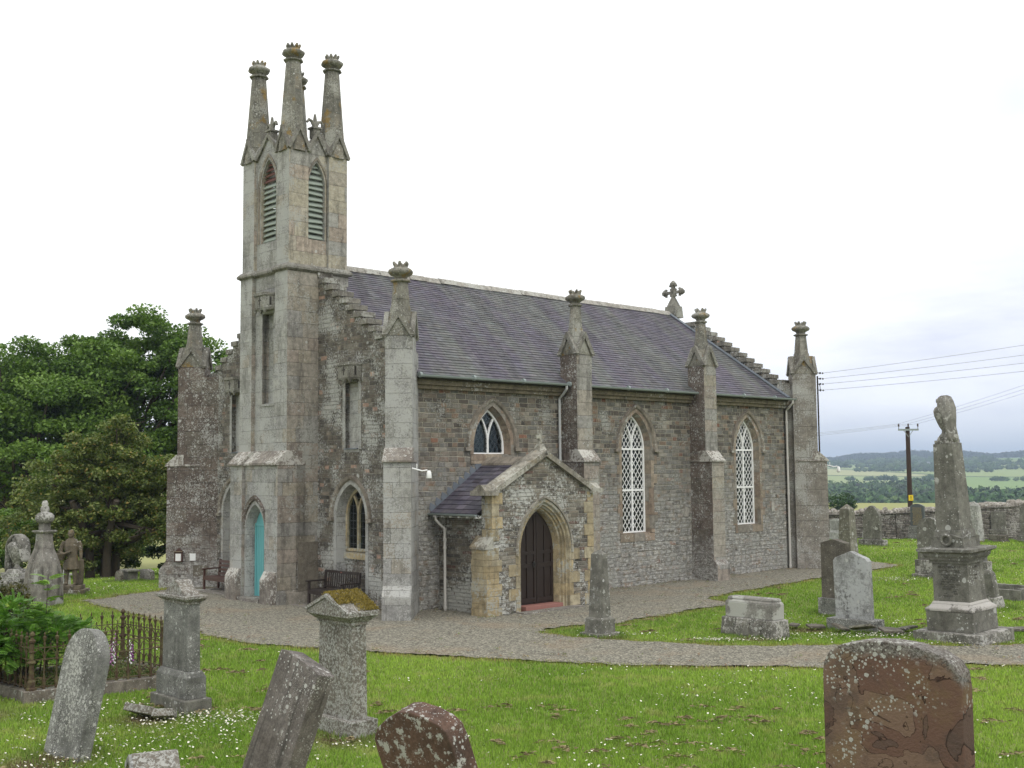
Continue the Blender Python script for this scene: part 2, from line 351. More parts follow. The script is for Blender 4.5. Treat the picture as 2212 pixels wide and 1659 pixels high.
c = g.ramp(n, [(.34, (.04, .024, .016)), (.46, (.075, .048, .03)), (.56, (.09, .075, .035)), (.72, (.15, .135, .065))]); g.bump(n, .004); M_iron = g.col(c)
g = G('glass_dark', .08, .5)
gl = g.n('BsdfGlossy', None, Color=(.8, .85, .85), Roughness=.05); tr = g.n('BsdfTransparent', None, Color=(.50, .56, .55))
fr = g.n('Fresnel', None, IOR=1.5); ms = g.n('MixShader'); g.put(ms.inputs[0], g.mth('ADD', fr.outputs[0], .02)); g.put(ms.inputs[1], tr.outputs[0]); g.put(ms.inputs[2], gl.outputs[0])
g.put(g.t.nodes['Material Output'].inputs['Surface'], ms.outputs[0]); M_glass = g.m
# slates
def slate_mat(name, a, b, green):
    g = G(name, .6, .4); v = g.coord(); sp = g.n('SeparateXYZ', None, Vector=v)
    st = g.n('CombineXYZ', None, X=g.mth('ADD', g.mth('MULTIPLY', sp.outputs[0], 1.0), g.mth('MULTIPLY', sp.outputs[1], -.35)), Y=g.mth('MULTIPLY', sp.outputs[1], .22)).outputs[0]
    n = g.noise(st, .75, 5, .6); m = g.noise(v, 9, 5, .7)
    c = g.mix(g.step(n, .40, .60), a, b)
    c = g.mix(g.mth('MULTIPLY', g.step(m, .45, .7), .35), c, (.19, .185, .18))
    dk = g.mth('MULTIPLY', g.step(g.noise(g.n('VectorMath', dict(operation='ADD'), _0=st, _1=(7.3, 2.1, 0)).outputs[0], 1.3, 5, .65), .50, .66), .60); c = g.mix(dk, c, (.032, .028, .040))
    c = g.mix(1.0, c, g.attr(), 'MULTIPLY')
    wl = g.mth('MULTIPLY', g.step(g.noise(st, 2.2, 6, .75), .66, .72), .55); c = g.mix(wl, c, (.38, .36, .39))
    g.bump(m, .006); return g.col(c)
M_slate = slate_mat('roof_slate', (.077, .066, .096), (.102, .106, .102), 1)
M_slatep = slate_mat('porch_slate', (.050, .043, .062), (.10, .092, .118), 0)
# gravestones
def gstone(name, a, b, **k): return stone(name, [(.32, a), (.62, b)], **k)
MG_grey = gstone('grey_gravestone', (.125, .125, .117), (.19, .19, .178), crust=.16, spot=.75, sc=17, stain=.45, bump=.006, csc=22)
MG_lich = gstone('lichened_gravestone', (.13, .115, .095), (.20, .18, .155), crust=.66, spot=.30, sc=20, stain=.3, tone=(.42, .42, .40), bump=.008, big=.15, csc=28)
MG_pale = gstone('pale_gravestone', (.20, .20, .19), (.33, .335, .335), crust=.62, spot=.05, stain=.6, tone=(.48, .49, .50), bump=.004)
MG_dark = gstone('dark_gravestone', (.085, .075, .06), (.135, .12, .10), crust=.28, spot=.12, sc=18, stain=.3, tone=(.22, .21, .17), bump=.006)
MG_monu = gstone('monument_stone', (.125, .12, .103), (.185, .18, .158), crust=.14, spot=.22, sc=5, stain=.30, bump=.006, tone=(.36, .36, .35))
MG_base = gstone('monument_base', (.12, .115, .10), (.21, .20, .18), crust=.5, spot=.40, sc=9, stain=.5, bump=.008, tone=(.5, .48, .46))
MG_red = gstone('red_gravestone', (.105, .052, .038), (.175, .095, .068), crust=.12, spot=.20, sc=10, stain=.5, bump=.006)
MG_brown = gstone('brown_gravestone', (.075, .045, .035), (.12, .072, .052), crust=.26, spot=.30, sc=15, stain=.3, bump=.006)
MG_bsl = gstone('striped_gravestone', (.092, .079, .071), (.155, .138, .128), crust=.18, spot=.42, sc=20, stain=.8, bump=.006, sts=9)
MG_stat = gstone('statue_stone', (.105, .088, .062), (.155, .13, .092), crust=.12, spot=.03, sc=14, stain=.45, ochre=.7, bump=.004)
MG_white = gstone('white_gravestone', (.32, .32, .31), (.40, .40, .39), crust=.2, spot=.05, stain=.2, bump=.003)
MG_black = plain('polished_dark_granite', (.085, .095, .10), .35, .12, 20)
MG_urn = gstone('urn_stone', (.13, .125, .11), (.23, .22, .20), crust=.62, spot=.2, sc=16, stain=.55, bump=.01, tone=(.52, .51, .49))
M_gold = plain('gold_lettering', (.34, .25, .10), .5, .1)
M_engr = plain('worn_lettering', (.075, .07, .06), .9, .1)
M_wall = stone('drystone', [(0, (.22, .20, .18)), (.3, (.13, .12, .105)), (.55, (.27, .25, .225)), (.8, (.17, .15, .135))], h=.085, wd=.26, mort=.014, crust=.55, spot=.1, sc=7, stain=.25, mortc=(.05, .045, .04), bump=.05, tone=(.5, .48, .46))
M_wallc = stone('wall_coping', [(.3, (.20, .18, .16)), (.6, (.32, .29, .26))], crust=.62, spot=.3, sc=7, stain=.4, tone=(.58, .54, .51), bump=.02)
g = G('moss', .95, .1); v = g.coord(); g.bump(g.noise(v, 60, 4), .02); M_moss = g.col(g.mix(g.noise(v, 25, 5, .7), (.07, .06, .012), (.25, .20, .05)))
# gravel
g = G('gravel', .9, .2); v = g.coord(); vo = g.vor(v, 34); sc_ = g.n('SeparateColor', None, Color=vo.outputs['Color'])
c = g.ramp(sc_.outputs[0], [(0, (.085, .082, .07)), (.3, (.175, .168, .145)), (.65, (.245, .236, .20)), (.9, (.38, .365, .31))])
c = g.mix(1.0, c, g.ramp(g.noise(v, 11, 5, .8), [(.30, (.55, .53, .50)), (.70, (1.35, 1.33, 1.28))]), 'MULTIPLY')
c = g.mix(g.mth('MULTIPLY', g.step(g.noise(v, .6, 4, .6), .5, .7), .4), c, (.29, .22, .15))
c = g.mix(g.mth('MULTIPLY', g.step(g.noise(v, 3.5, 5, .75), .60, .70), .45), c, (.16, .12, .085))
g.bump(g.mth('ADD', vo.outputs['Distance'], g.noise(v, 7, 3)), .02); M_gravel = g.col(c)
# ground: lawn near, farmland far
g = G('ground_cover', .95, .1); v = g.n('NewGeometry').outputs['Position']; sp = g.n('SeparateXYZ', None, Vector=v)
near = g.mix(g.noise(v, 1.2, 4), (.16, .20, .055), (.21, .23, .085))
near = g.mix(g.mth('MULTIPLY', g.step(g.noise(v, 5, 4), .5, .7), .4), near, (.10, .09, .035))
r = g.n('VectorMath', dict(operation='LENGTH'), _0=v).outputs['Value']
fv = g.n('Mapping', None, Vector=v, Rotation=(0, 0, .5), Scale=(1/330., 1/560., 0)).outputs[0]
fo = g.vor(fv, 1.0, 'F1', '2D', Randomness=.8); fe = g.vor(fv, 1.0, 'DISTANCE_TO_EDGE', '2D', Randomness=.8)
fc = g.ramp(g.n('SeparateColor', None, Color=fo.outputs['Color']).outputs[0], [(0, (.17, .27, .08)), (.25, (.27, .33, .13)), (.45, (.20, .29, .10)), (.62, (.38, .38, .20)), (.75, (.17, .27, .08)), (.9, (.29, .34, .15))], True)
fc = g.mix(g.mth('MULTIPLY', g.noise(v, .02, 4), .35), fc, (.16, .21, .08))
fc = g.mix(g.step(fe.outputs['Distance'], .03, .015), fc, (.03, .055, .02))
lf = g.step(g.n('SeparateXYZ', None, Vector=v).outputs[0], -6.0, -9.0); cst = g.step(g.mth('ADD', r, g.mth('MULTIPLY', lf, 68.0)), 106.0, 126.0)
mid = g.mix(g.noise(v, .05, 3), (.25, .27, .10), (.31, .30, .14))
c = g.mix(cst, near, mid); c = g.mix(g.step(r, 380.0, 420.0), c, fc); M_ground = g.col(c)
def leafmat(name, trans=.25, rough=.55):
    g = G(name, rough, .3); a = g.attr(); g.col(a)
    tl = g.n('BsdfTranslucent', None, Color=g.mix(1.0, a, (1.0, 1.15, .5), 'MULTIPLY')); ms = g.n('MixShader', None)
    g.put(ms.inputs[0], trans); g.put(ms.inputs[1], g.b.outputs[0]); g.put(ms.inputs[2], tl.outputs[0])
    g.put(g.t.nodes['Material Output'].inputs['Surface'], ms.outputs[0]); return g.m
M_leaf = leafmat('leaves'); M_grass = leafmat('grass_blades', .3, .6)
g = G('matte_vertex', .9, .1); M_vc = g.col(g.attr())

M_farp = stone('speckled_pier', [(0, (.21, .19, .165)), (.5, (.24, .22, .195)), (.8, (.20, .18, .155))], h=.55, wd=.9, mort=.005, crust=.62, spot=.45, sc=14, stain=.25, mortc=(.15, .14, .12), wob=.03, bump=.012, tone=(.42, .415, .395), var=.12, csc=26)
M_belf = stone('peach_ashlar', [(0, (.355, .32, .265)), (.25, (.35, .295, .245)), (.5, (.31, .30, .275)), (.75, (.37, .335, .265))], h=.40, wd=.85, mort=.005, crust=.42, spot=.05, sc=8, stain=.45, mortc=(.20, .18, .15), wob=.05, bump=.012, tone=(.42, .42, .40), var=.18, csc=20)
M_rend = stone('old_render', [(.3, (.135, .12, .095)), (.6, (.18, .16, .13))], crust=.12, spot=.05, stain=.3, bump=.004)
# ------------------------------------------------------------------ CHURCH (local x along the nave, y across, origin at the near wall corner)
TH = R(43.27); OX, OY = -2.729, 28.479
church = empty('church', (OX, OY, 0), TH, 'old stone parish church with pinnacled bell tower, slate roof and stepped gables beside the gravel', 'church')
LN, WN = 17.2, 10.0; YR = 5.0
def c2w(x, y, z=0): return (OX+x*math.cos(TH)-y*math.sin(TH), OY+x*math.sin(TH)+y*math.cos(TH), z)
def arc(a, h, n=10, t0=0.0):
    """right half of a pointed arch, from (a,0) to (0,h)"""
    Rr = (a*a+h*h)/(2*a); e = math.asin(min(1, h/Rr))
    return [(a-Rr+Rr*math.cos(e*i/n), Rr*math.sin(e*i/n)) for i in range(n+1)]
def prof(a, zb, zs, h, n=10):
    r = arc(a, h, n); left = [(-x, zs+z) for x, z in r]; right = [(x, zs+z) for x, z in r][::-1]
    return [(-a, zb)]+left+right[1:]+[(a, zb)]
def sidef(cx, y0=0.0): return lambda u, v, d: (cx+u, y0+d, v)
def gabf(cy, x0=0.0): return lambda u, v, d: (x0+d, cy-u, v)
def ring(mb, fn, profs, **k): mb.loft([[fn(u, v, d) for u, v in p] for p, d in profs], closed=False, cap0=False, cap1=False, **k)
def inside(poly, p):
    c = False; n = len(poly)
    for i in range(n):
        a, b = poly[i], poly[(i+1) % n]
        if (a[1] > p[1]) != (b[1] > p[1]) and p[0] < (b[0]-a[0])*(p[1]-a[1])/(b[1]-a[1])+a[0]: c = not c
    return c
def clip(poly, a, b):
    n = len(poly); t0, t1 = 0.0, 1.0; dx, dy = b[0]-a[0], b[1]-a[1]
    area = sum(poly[i][0]*poly[(i+1) % n][1]-poly[(i+1) % n][0]*poly[i][1] for i in range(n)); sg = 1 if area > 0 else -1
    for i in range(n):
        p, q = poly[i], poly[(i+1) % n]; ex, ey = (q[0]-p[0])*sg, (q[1]-p[1])*sg
        num = ex*(a[1]-p[1])-ey*(a[0]-p[0]); den = ex*dy-ey*dx
        if abs(den) < 1e-12:
            if num < 0: return None
        else:
            t = -num/den
            if den > 0: t0 = max(t0, t)
            else: t1 = min(t1, t)
    return None if t0 >= t1 else ((a[0]+dx*t0, a[1]+dy*t0), (a[0]+dx*t1, a[1]+dy*t1))

def arched_window(fn, nrm, zb, zs, a, h, style, parent, bars=(), dep=.20, latw=.021, lat=(.175, .235), ym=None, base=None, hood=True):
    """fn(u,v,d): d into the wall; a,h = half width and rise of the glazed frame"""
    nrm = Vector(nrm)                                # outward
    mb = MB()
    ring(mb, fn, [(prof(a+.215, zb-(0 if base is None else zb-base), zs, h+.20), 0.0), (prof(a+.215, zb if base is None else base, zs, h+.20), -.012), (prof(a+.09, zb if base is None else base, zs, h+.09), -.012),
                  (prof(a, zb if base is None else base, zs, h), dep-.01), (prof(a, zb if base is None else base, zs, h), dep+.07)])
    win = mb.build('window', M_dress if style == 'white' else M_ashlar, parent)
    if hood:
        mb = MB(); z0 = zs-.02
        ring(mb, fn, [(prof(a+.345, z0, zs, h+.33), 0), (prof(a+.335, z0, zs, h+.32), -.085), (prof(a+.255, z0, zs, h+.24), -.06), (prof(a+.22, z0, zs, h+.20), -.014)])
        for s in (-1, 1):
            u0, u1 = sorted((s*(a+.20), s*(a+.42)))
            p = [fn(u, v, d) for d in (-.09, 0) for u, v in ((u0, z0-.07), (u1, z0-.07), (u1, z0+.02), (u0, z0+.02))]
            mb.add(p, [(0, 1, 2, 3), (4, 5, 6, 7), (0, 1, 5, 4), (1, 2, 6, 5), (2, 3, 7, 6), (3, 0, 4, 7)])
        mb.build('hood_mould', M_hood, win)
    mb = MB()   # sill
    if base is None:
        for (u0, u1, v0, v1, d0, d1) in ((-a-.20, a+.20, zb-.24, zb-.012, -.02, dep+.05), (-a-.02, a+.02, zb-.012, zb+.02, .03, dep+.05)):
            mb.add([fn(u, v, d) for d in (d0, d1) for u, v in ((u0, v0), (u1, v0), (u1, v1), (u0, v1))], [(0, 1, 2, 3), (4, 5, 6, 7), (0, 1, 5, 4), (1, 2, 6, 5), (2, 3, 7, 6), (3, 0, 4, 7)])
        mb.build('sill', M_dress, win)
    fm = M_white if style == 'white' else M_yellow
    fw = .055 if style == 'white' else .075; th = .05 if style == 'white' else .11
    mb = MB(); po = prof(a, zb, zs, h, 14); pi_ = prof(a-fw, zb+fw, zs, h-fw*1.1, 14)
    mb.panel([po, pi_], lambda u, v, d: fn(u, v, dep-.02+d), th)
    def B(p, q, wd, d0=0.0, t=None): mb.bar(fn(p[0], p[1], dep-.024+d0), fn(q[0], q[1], dep-.024+d0), wd, -(t or th), nrm)
    zt = ym if ym else zs+.02
    B((0, zb+fw*.5), (0, zt), fw*.95)
    for z in bars: B((-a+.03, z), (a-.03, z), .055, .006)
    R_ = arc(a, h, 16)
    for s in (-1, 1):
        pts = [(-s*(x-a)*-1, zt+z) for x, z in R_]
        pts = [(s*(x-a), zt+z) for x, z in R_]
        pts = [p for p in pts if inside(pi_, (p[0], p[1]))]
        for i in range(len(pts)-1):
            p, q = pts[i], pts[i+1]; L_ = math.hypot(q[0]-p[0], q[1]-p[1]); ex = .008/L_
            B((p[0]-(q[0]-p[0])*ex, p[1]-(q[1]-p[1])*ex), (q[0]+(q[0]-p[0])*ex, q[1]+(q[1]-p[1])*ex), fw*.85, .003*s+.003)
    mb.build('frame' if style == 'white' else 'stone_tracery', fm, win)
    mb = MB(); lx, lz = lat
    if style == 'white':
        for s in (-1, 1):
            for k in range(-40, 41):
                c0 = k*lz; p0 = (-a, zb+c0); p1 = (a, zb+c0+s*2*a*lz/lx)
                q = clip(pi_, p0, p1)
                if q and math.hypot(q[0][0]-q[1][0], q[0][1]-q[1][1]) > .03: mb.bar(fn(*q[0], dep+.0), fn(*q[1], dep+.0), latw, -.014+.002*s, nrm)
        mb.build('lattice', M_white if latw > .015 else M_leadl, win)
    else:
        for k in range(1, 12):
            q = clip(pi_, (-a, zb+k*.2), (a, zb+k*.2))
            if q: mb.bar(fn(*q[0], dep+.03), fn(*q[1], dep+.03), .012, -.01, nrm)
        for u in (-a*.5, -a*.75, -a*.25, a*.5, a*.25, a*.75):
            q = clip(pi_, (u, zb), (u, zb+3));
            if q: mb.bar(fn(*q[0], dep+.034), fn(*q[1], dep+.034), .012, -.01, nrm)
        mb.build('leading', M_leadl, win)
    mb = MB(); mb.panel([prof(a-.02, zb+.02, zs, h-.02, 12)], lambda u, v, d: fn(u, v, dep+.045+d), .008); mb.build('glass', M_glass, win)
    mb = MB(); ring(mb, fn, [(prof(a, zb, zs, h), dep+.07), (prof(a+.20, zb-.15, zs, h+.2), .60)])
    mb.add([fn(u, v, d) for u, v, d in ((-a, zb, dep+.07), (a, zb, dep+.07), (a+.2, zb-.15, .6), (-a-.2, zb-.15, .6))], [(0, 1, 2, 3)])
    mb.build('inner_reveal', M_plaster, win)
    return win

WX = (3.0, 8.91, 14.68); ZS, HA = 4.12, 1.03
# side walls
def side_holes(): return [prof(.795, z-.02, ZS, HA+.19) for z in (3.93, 1.57, 1.60)]
for y0, sg in ((0.0, 1), (WN, -1)):
    mb = MB(); holes = [[(WX[i]+u, v) for u, v in p] for i, p in enumerate(side_holes())]
    mb.panel([[(0.0, -.4), (LN, -.4), (LN, 5.86), (0.0, 5.86)]]+holes, lambda u, v, d: (u, y0+sg*d, v), .6)
    sw = mb.build('side_wall', M_rubble, church)
    mb = MB()
    mb.box(.05, LN-.05, *sorted((y0-sg*.17, y0+sg*.02)), 5.70, 5.84); mb.box(.05, LN-.05, *sorted((y0-sg*.10, y0+sg*.02)), 5.60, 5.70)
    mb.build('eaves_cornice', M_corn, sw, bevel=.01)
for i, z in enumerate((3.93, 1.57, 1.60)):
    bars = () if i == 0 else (4.12, 2.87)
    w_ = arched_window(sidef(WX[i]), (0, -1, 0), z, ZS, .585, HA, 'white', church, bars, latw=(.017 if i else .007), ym=(4.23 if i == 0 else ZS+.03), lat=(.175, .235) if i else (.17, .24))
    if i: arched_window(lambda u, v, d, c=WX[i]: (c-u, WN-d, v), (0, 1, 0), z, ZS, .585, HA, 'white', church, bars, ym=ZS+.03)
# quoin blocks beside the tall windows
for i in (1, 2):
    for k in range(9):
        for s in (-1, 1):
            mb = MB()
            if (k+(s > 0)) % 2: continue
            z = 1.62+k*.29; u0, u1 = sorted((WX[i]+s*.79, WX[i]+s*(.79+.10+.07*((k*3) % 2)))); mb.box(u0, u1, -.010, .05, z, z+.27); mb.build('quoin_stone', M_dress, church)
# gables with crow steps.  top outline from one eave to the other
def steps(ya, za, dirn, n, run=.325, rise=.2225):
    return [(ya, za)]
def gable_outline():
    run, rise = .328, .2225; pts = []
    y = .50; z = 6.62; pts += [(0, -.4), (0, 6.62), (y, 6.62)]
    while y+run < YR-1.0: pts += [(y, z+rise)]; z += rise; y += run; pts += [(y, z)]
    pts += [(y, z+rise)]; z += rise
    right = [(p[0], p[1]) for p in pts]; left = [(2*YR-p[0], p[1]) for p in pts[::-1]]
    return right+left, pts
go, gpts = gable_outline()
def gab_panel(x0, d, holes, nm):
    mb = MB(); mb.panel([go]+holes, lambda u, v, dd: (x0+dd, u, v), d); return mb.build(nm, M_gable, church)
GW = ((2.27, 'r'), (8.33, 'l')); NI = (2.225, 8.225)
holes = [[(c+u, v) for u, v in prof(.785, .35, 2.29, 1.02-.02)] for c, _ in GW]+[[(c-.295, 4.10), (c+.295, 4.10), (c+.295, 5.88), (c-.295, 5.88)] for c in NI]
gw = gab_panel(0.0, .40, holes, 'gable_wall'); gw2 = gab_panel(LN-.30, .42, [], 'gable_wall')
for x0, x1, wall in ((-.05, .44, gw), (LN-.36, LN+.17, gw2)):
    mb = MB(); run, rise = .328, .2225
    k = 0; y = .50-run; z = 6.62
    while z < 9.0 and y < YR-1.0+.0:
        for s in (0, 1):
            a_, b_ = (y-.03, y+run-.004) if not s else (2*YR-y-run+.004, 2*YR-y+.03)
            j = .012*math.sin(k*2.7+s); mb.hexa([(x0+j, a_, z-.135), (x1+j, a_, z-.135), (x1+j, b_, z-.135), (x0+j, b_, z-.135), (x0+j, a_, z+.012), (x1+j, a_, z+.004), (x1+j, b_, z+.016), (x0+j, b_, z+.01)])
        y += run; z += rise; k += 1
    mb.box(x0, x1, y, 2*YR-y, z-.165, z+.01)
    mb.build('crow_steps', M_step, wall, bevel=.008)
for c, sd_ in GW:
    w_ = arched_window(gabf(c), (-1, 0, 0), 1.40, 2.29, .57, .80, 'stone', church, (), dep=.25, base=.35)
    mb = MB(); mb.box(.235, .36, c-.60, c+.60, .30, 1.24); mb.build('infill_wall', M_gable, w_)
    mb = MB(); mb.hexa([(.16, c-.57, 1.20), (.36, c-.57, 1.22), (.36, c+.57, 1.22), (.16, c+.57, 1.20), (.17, c-.57, 1.34), (.36, c-.57, 1.41), (.36, c+.57, 1.41), (.17, c+.57, 1.34)]); mb.build('sill', M_yellow, w_)
def canopy(cx, cy, z0, z1, hw, pr, parent):
    """carved half-octagon canopy over a niche, facing -x"""
    mb = MB(); P = [(0, hw), (-pr, hw*.62), (-pr, -hw*.62), (0, -hw)]
    ringz = lambda z, s: [(cx+x*s, cy+y*(.5+.5*s), z) for x, y in P]
    mb.loft([ringz(z0+.10, .9), ringz(z0+.16, 1.0), ringz(z1-.10, 1.0), ringz(z1-.08, 1.12), ringz(z1, 1.12)], closed=True)
    for x, y in P+[(-pr, 0)]: mb.frust(cx+x*.93, cy+y*.93, z0, z0+.12, .02, .02, .09, .09)
    o = mb.build('niche_canopy', M_carved, parent); mb = MB(); zc = (z0+z1)/2+.04
    for y in (-.0,):
        mb.box(cx-pr-.006, cx-pr+.01, cy+y-.016, cy+y+.016, zc-.11, zc+.12); mb.box(cx-pr-.008, cx-pr+.01, cy+y-.07, cy+y+.07, zc+.02, zc+.05)
    for s in (-1, 1):
        q = (cx-pr/2, cy+s*hw*.81)
        mb.frust(q[0], q[1], zc-.11, zc+.12, .05, .03, .05, .03)
    mb.build('cross_slits', M_dark, o); return o  # solid dark bars on the faces, painting the shade inside cut slits
for c in NI:
    mb = MB()
    for (y0, y1, z0, z1) in ((c-.42, c-.295, 4.10, 5.88), (c+.295, c+.42, 4.10, 5.88), (c-.34, c+.34, 4.02, 4.10)): mb.box(-.012, .10, y0, y1, z0, z1)
    mb.box(.13, .24, c-.32, c+.32, 4.08, 5.9)
    n_ = mb.build('niche', M_ashlar, church); canopy(-.012, c, 5.84, 6.40, .43, .26, n_)
    mb = MB(); mb.box(-.06, .2, c-.30, c+.30, 4.10, 4.125); mb.build('lead_sill', M_lead, n_)
# floor and dark lining so the windows look into a room
mb = MB(); mb.box(.42, LN-.32, .62, WN-.62, -.1, .05); mb.build('floor', M_dark, church)
# ---- roof
def slates(mb, org, du, up, nrm, width, length, exp=.145, sw=.215, seed=1, tint=.22):
    rng = random.Random(seed); org, du, up, nrm = map(Vector, (org, du, up, nrm)); r = 0; v = 0.0
    while v < length:
        u = -rng.random()*sw; e = min(exp*1.35, length-v+.02)
        while u < width:
            w1 = sw*(.85+.3*rng.random()); a, b = max(0, u), min(width, u+w1-.006)
            if b > a+.01:
                j = rng.uniform(-.006, .006); h0 = .020+rng.random()*.007; q = 1+rng.gauss(0, tint*.5); cc = (q*(1+rng.gauss(0, .03)), q, q*(1+rng.gauss(0, .03)))
                p0 = org+du*a+up*(v+j)+nrm*h0; p1 = org+du*b+up*(v+j)+nrm*h0; p2 = org+du*b+up*(v+e)+nrm*.002; p3 = org+du*a+up*(v+e)+nrm*.002
                mb.add([p0, p1, p2, p3, p0-nrm*.022, p1-nrm*.022], [(0, 1, 2, 3), (4, 5, 1, 0)], col=cc)
            u += w1
        v += exp*(.95+.1*rng.random())*(1.0 if v < length*.5 else .93)
eave = Vector((0, -.30, 5.93)); rdg = Vector((0, YR, 9.50)); ln = (rdg-eave).length; up = (rdg-eave)/ln
for s in (0, 1):
    U = up if not s else Vector((0, -up.y, up.z)); E = Vector((0.28, eave.y, eave.z)) if not s else Vector((.28, 2*YR+.30, eave.z))
    Nn = Vector((1, 0, 0)).cross(U) if not s else U.cross(Vector((1, 0, 0)))
    mb = MB(); slates(mb, E, (1, 0, 0), U, Nn, LN-.62, ln-.02, seed=3+s, exp=.155, sw=.24, tint=.27)
    sl = mb.build('roof_slope', M_slate, church, fix=False)
    mb = MB(); a = E-Nn*.02; b = a+U*ln; q = Vector((LN-.62, 0, 0)); t = Nn*-.10
    mb.add([a, a+q, b+q, b, a+t, a+q+t, b+q+t, b+t], [(0, 1, 2, 3), (7, 6, 5, 4), (0, 4, 5, 1), (2, 6, 7, 3)]); mb.build('roof_boarding', M_dark, sl)
mb = MB(); x = .3
while x < LN-.4:
    l_ = random.uniform(.55, .8); e = min(x+l_-.012, LN-.4); dz = random.uniform(-.012, .012)
    mb.loft([[(xx, YR-.19, 9.42+dz), (xx, YR-.10, 9.56+dz), (xx, YR, 9.61+dz), (xx, YR+.10, 9.56+dz), (xx, YR+.19, 9.42+dz)] for xx in (x, e)]); x += l_
mb.build('ridge_stones', M_ridge, church)
mb = MB()
for s in (0, 1):
    U = up if not s else Vector((0, -up.y, up.z)); E = eave if not s else Vector((0, 2*YR+.30, eave.z)); Nn = Vector((1, 0, 0)).cross(U) if not s else U.cross(Vector((1, 0, 0)))
    for x0, x1 in ((LN-.52, LN-.34),):
        a = Vector((x0, E.y, E.z))+Nn*.03; mb.add([a, a+Vector((x1-x0, 0, 0)), a+Vector((x1-x0, 0, 0))+U*ln, a+U*ln]+[q+Nn*.035 for q in (a, a+Vector((x1-x0, 0, 0)), a+Vector((x1-x0, 0, 0))+U*ln, a+U*ln)], [(0, 1, 2, 3), (4, 5, 6, 7), (0, 1, 5, 4), (1, 2, 6, 5), (3, 0, 4, 7), (2, 3, 7, 6)])
    mb.build('lead_skew', M_lead, church); mb = MB()
for x0, x1 in ((.20, 5.62), (6.34, 11.52), (12.2, LN+.05)):
    mb = MB(); n = 8; y, z = -.37, 5.93
    for xa in np.arange(x0, x1, 1.8):
        xb = min(x1, xa+1.8); ra = .062
        mb.loft([[(xx, y+r_*math.cos(math.pi+math.pi*j/n), z+r_*math.sin(math.pi+math.pi*j/n)) for j in range(n+1)]+[(xx, y+r_*.85*math.cos(-math.pi*j/n), z+r_*.85*math.sin(-math.pi*j/n)) for j in range(n+1)] for xx, r_ in ((xa, ra), (xb, ra))])
        mb.tube([(xa, y, z-.005), (xa+.07, y, z-.005)], .072, 10)
    mb.build('gutter', M_gutter, church, fix=True)
def downpipe(x, y, z0, z1, gy, gz, m, parent=church, nrm=(0, -1, 0)):
    mb = MB(); mb.tube([(x, gy, gz), (x, gy, gz-.12), (x, (gy+y)/2, gz-.26), (x, y, gz-.38), (x, y, z0)], .038, 10)
    z = z0+.05
    while z < z1: mb.tube([(x, y, z), (x, y, z+.07)], .05, 10); z += 1.25
    return mb.build('downpipe', m, parent)
downpipe(5.52, -.08, 3.1, 5.5, -.37, 5.90, M_pipe); downpipe(16.93, -.10, .02, 5.5, -.37, 5.90, M_pipew)
# ---- pinnacles
def crown(mb, cx, cy, z, r, n=6):
    rings = []
    for rr, zz in ((.50, 0), (.50, .14), (.60, .28), (.93, .44), (1.05, .62), (1.0, .80), (.76, .96), (.46, 1.06), (.3, 1.09)):
        ring_ = []
        for j in range(24):
            t = 2*math.pi*j/24; q = r*rr*(1+.13*abs(math.cos(t*n/2))-.07); ring_.append((cx+q*math.cos(t), cy+q*math.sin(t), z+zz*r))
        rings.append(ring_)
    mb.loft(rings, smooth=True)
    for j in range(n):
        t = 2*math.pi*j/n; c, s = math.cos(t), math.sin(t)
        mb.tube([(cx+c*r*.40, cy+s*r*.40, z+.95*r), (cx+c*r*.44, cy+s*r*.44, z+1.20*r), (cx+c*r*.60, cy+s*r*.60, z+1.38*r), (cx+c*r*.64, cy+s*r*.64, z+1.52*r)], .25*r, 7, .09*r)
    for j in range(n*2):
        pass
def octa(mb, cx, cy, z0, z1, r0, r1): mb.lathe(cx, cy, [(r0, z0), (r1, z1)], 8, math.pi/8)
def gablets(mb, M, hx, hy, z0, z1, cx=0, cy=0, bw=.12, bp=.06):
    st = len(mb.v)
    for nx, ny, half, hw in ((1, 0, hx, hy), (-1, 0, hx, hy), (0, 1, hy, hx), (0, -1, hy, hx)):
        tx, ty = -ny, nx
        for s in (-1, 1):
            a = (nx*half+tx*s*(hw+.03)+cx, ny*half+ty*s*(hw+.03)+cy, z0); b = (nx*half-tx*s*.02+cx, ny*half-ty*s*.02+cy, z1)
            nn3 = Vector((nx, ny, 0)); mb.bar(Vector(a)-nn3*.05, Vector(b)-nn3*.05, bw, bp+.05+.004*s, nn3)
    mb.xf(M, st)
def xgable(mb, hx, hy, z0, z1, cx=0, cy=0):
    e = .004
    mb.add([(cx-hx, cy-hy, z0), (cx-hx, cy+hy, z0), (cx-hx, cy, z1), (cx+hx, cy-hy, z0), (cx+hx, cy+hy, z0), (cx+hx, cy, z1)], [(0, 2, 1), (3, 4, 5), (0, 3, 5, 2), (1, 2, 5, 4), (0, 1, 4, 3)])
    mb.add([(cx-hx, cy-hy+0, z0-e), (cx+hx, cy-hy, z0-e), (cx, cy-hy, z1-e), (cx-hx, cy+hy, z0-e), (cx+hx, cy+hy, z0-e), (cx, cy+hy, z1-e)], [(0, 1, 2), (3, 5, 4), (0, 2, 5, 3), (1, 4, 5, 2), (0, 3, 4, 1)])
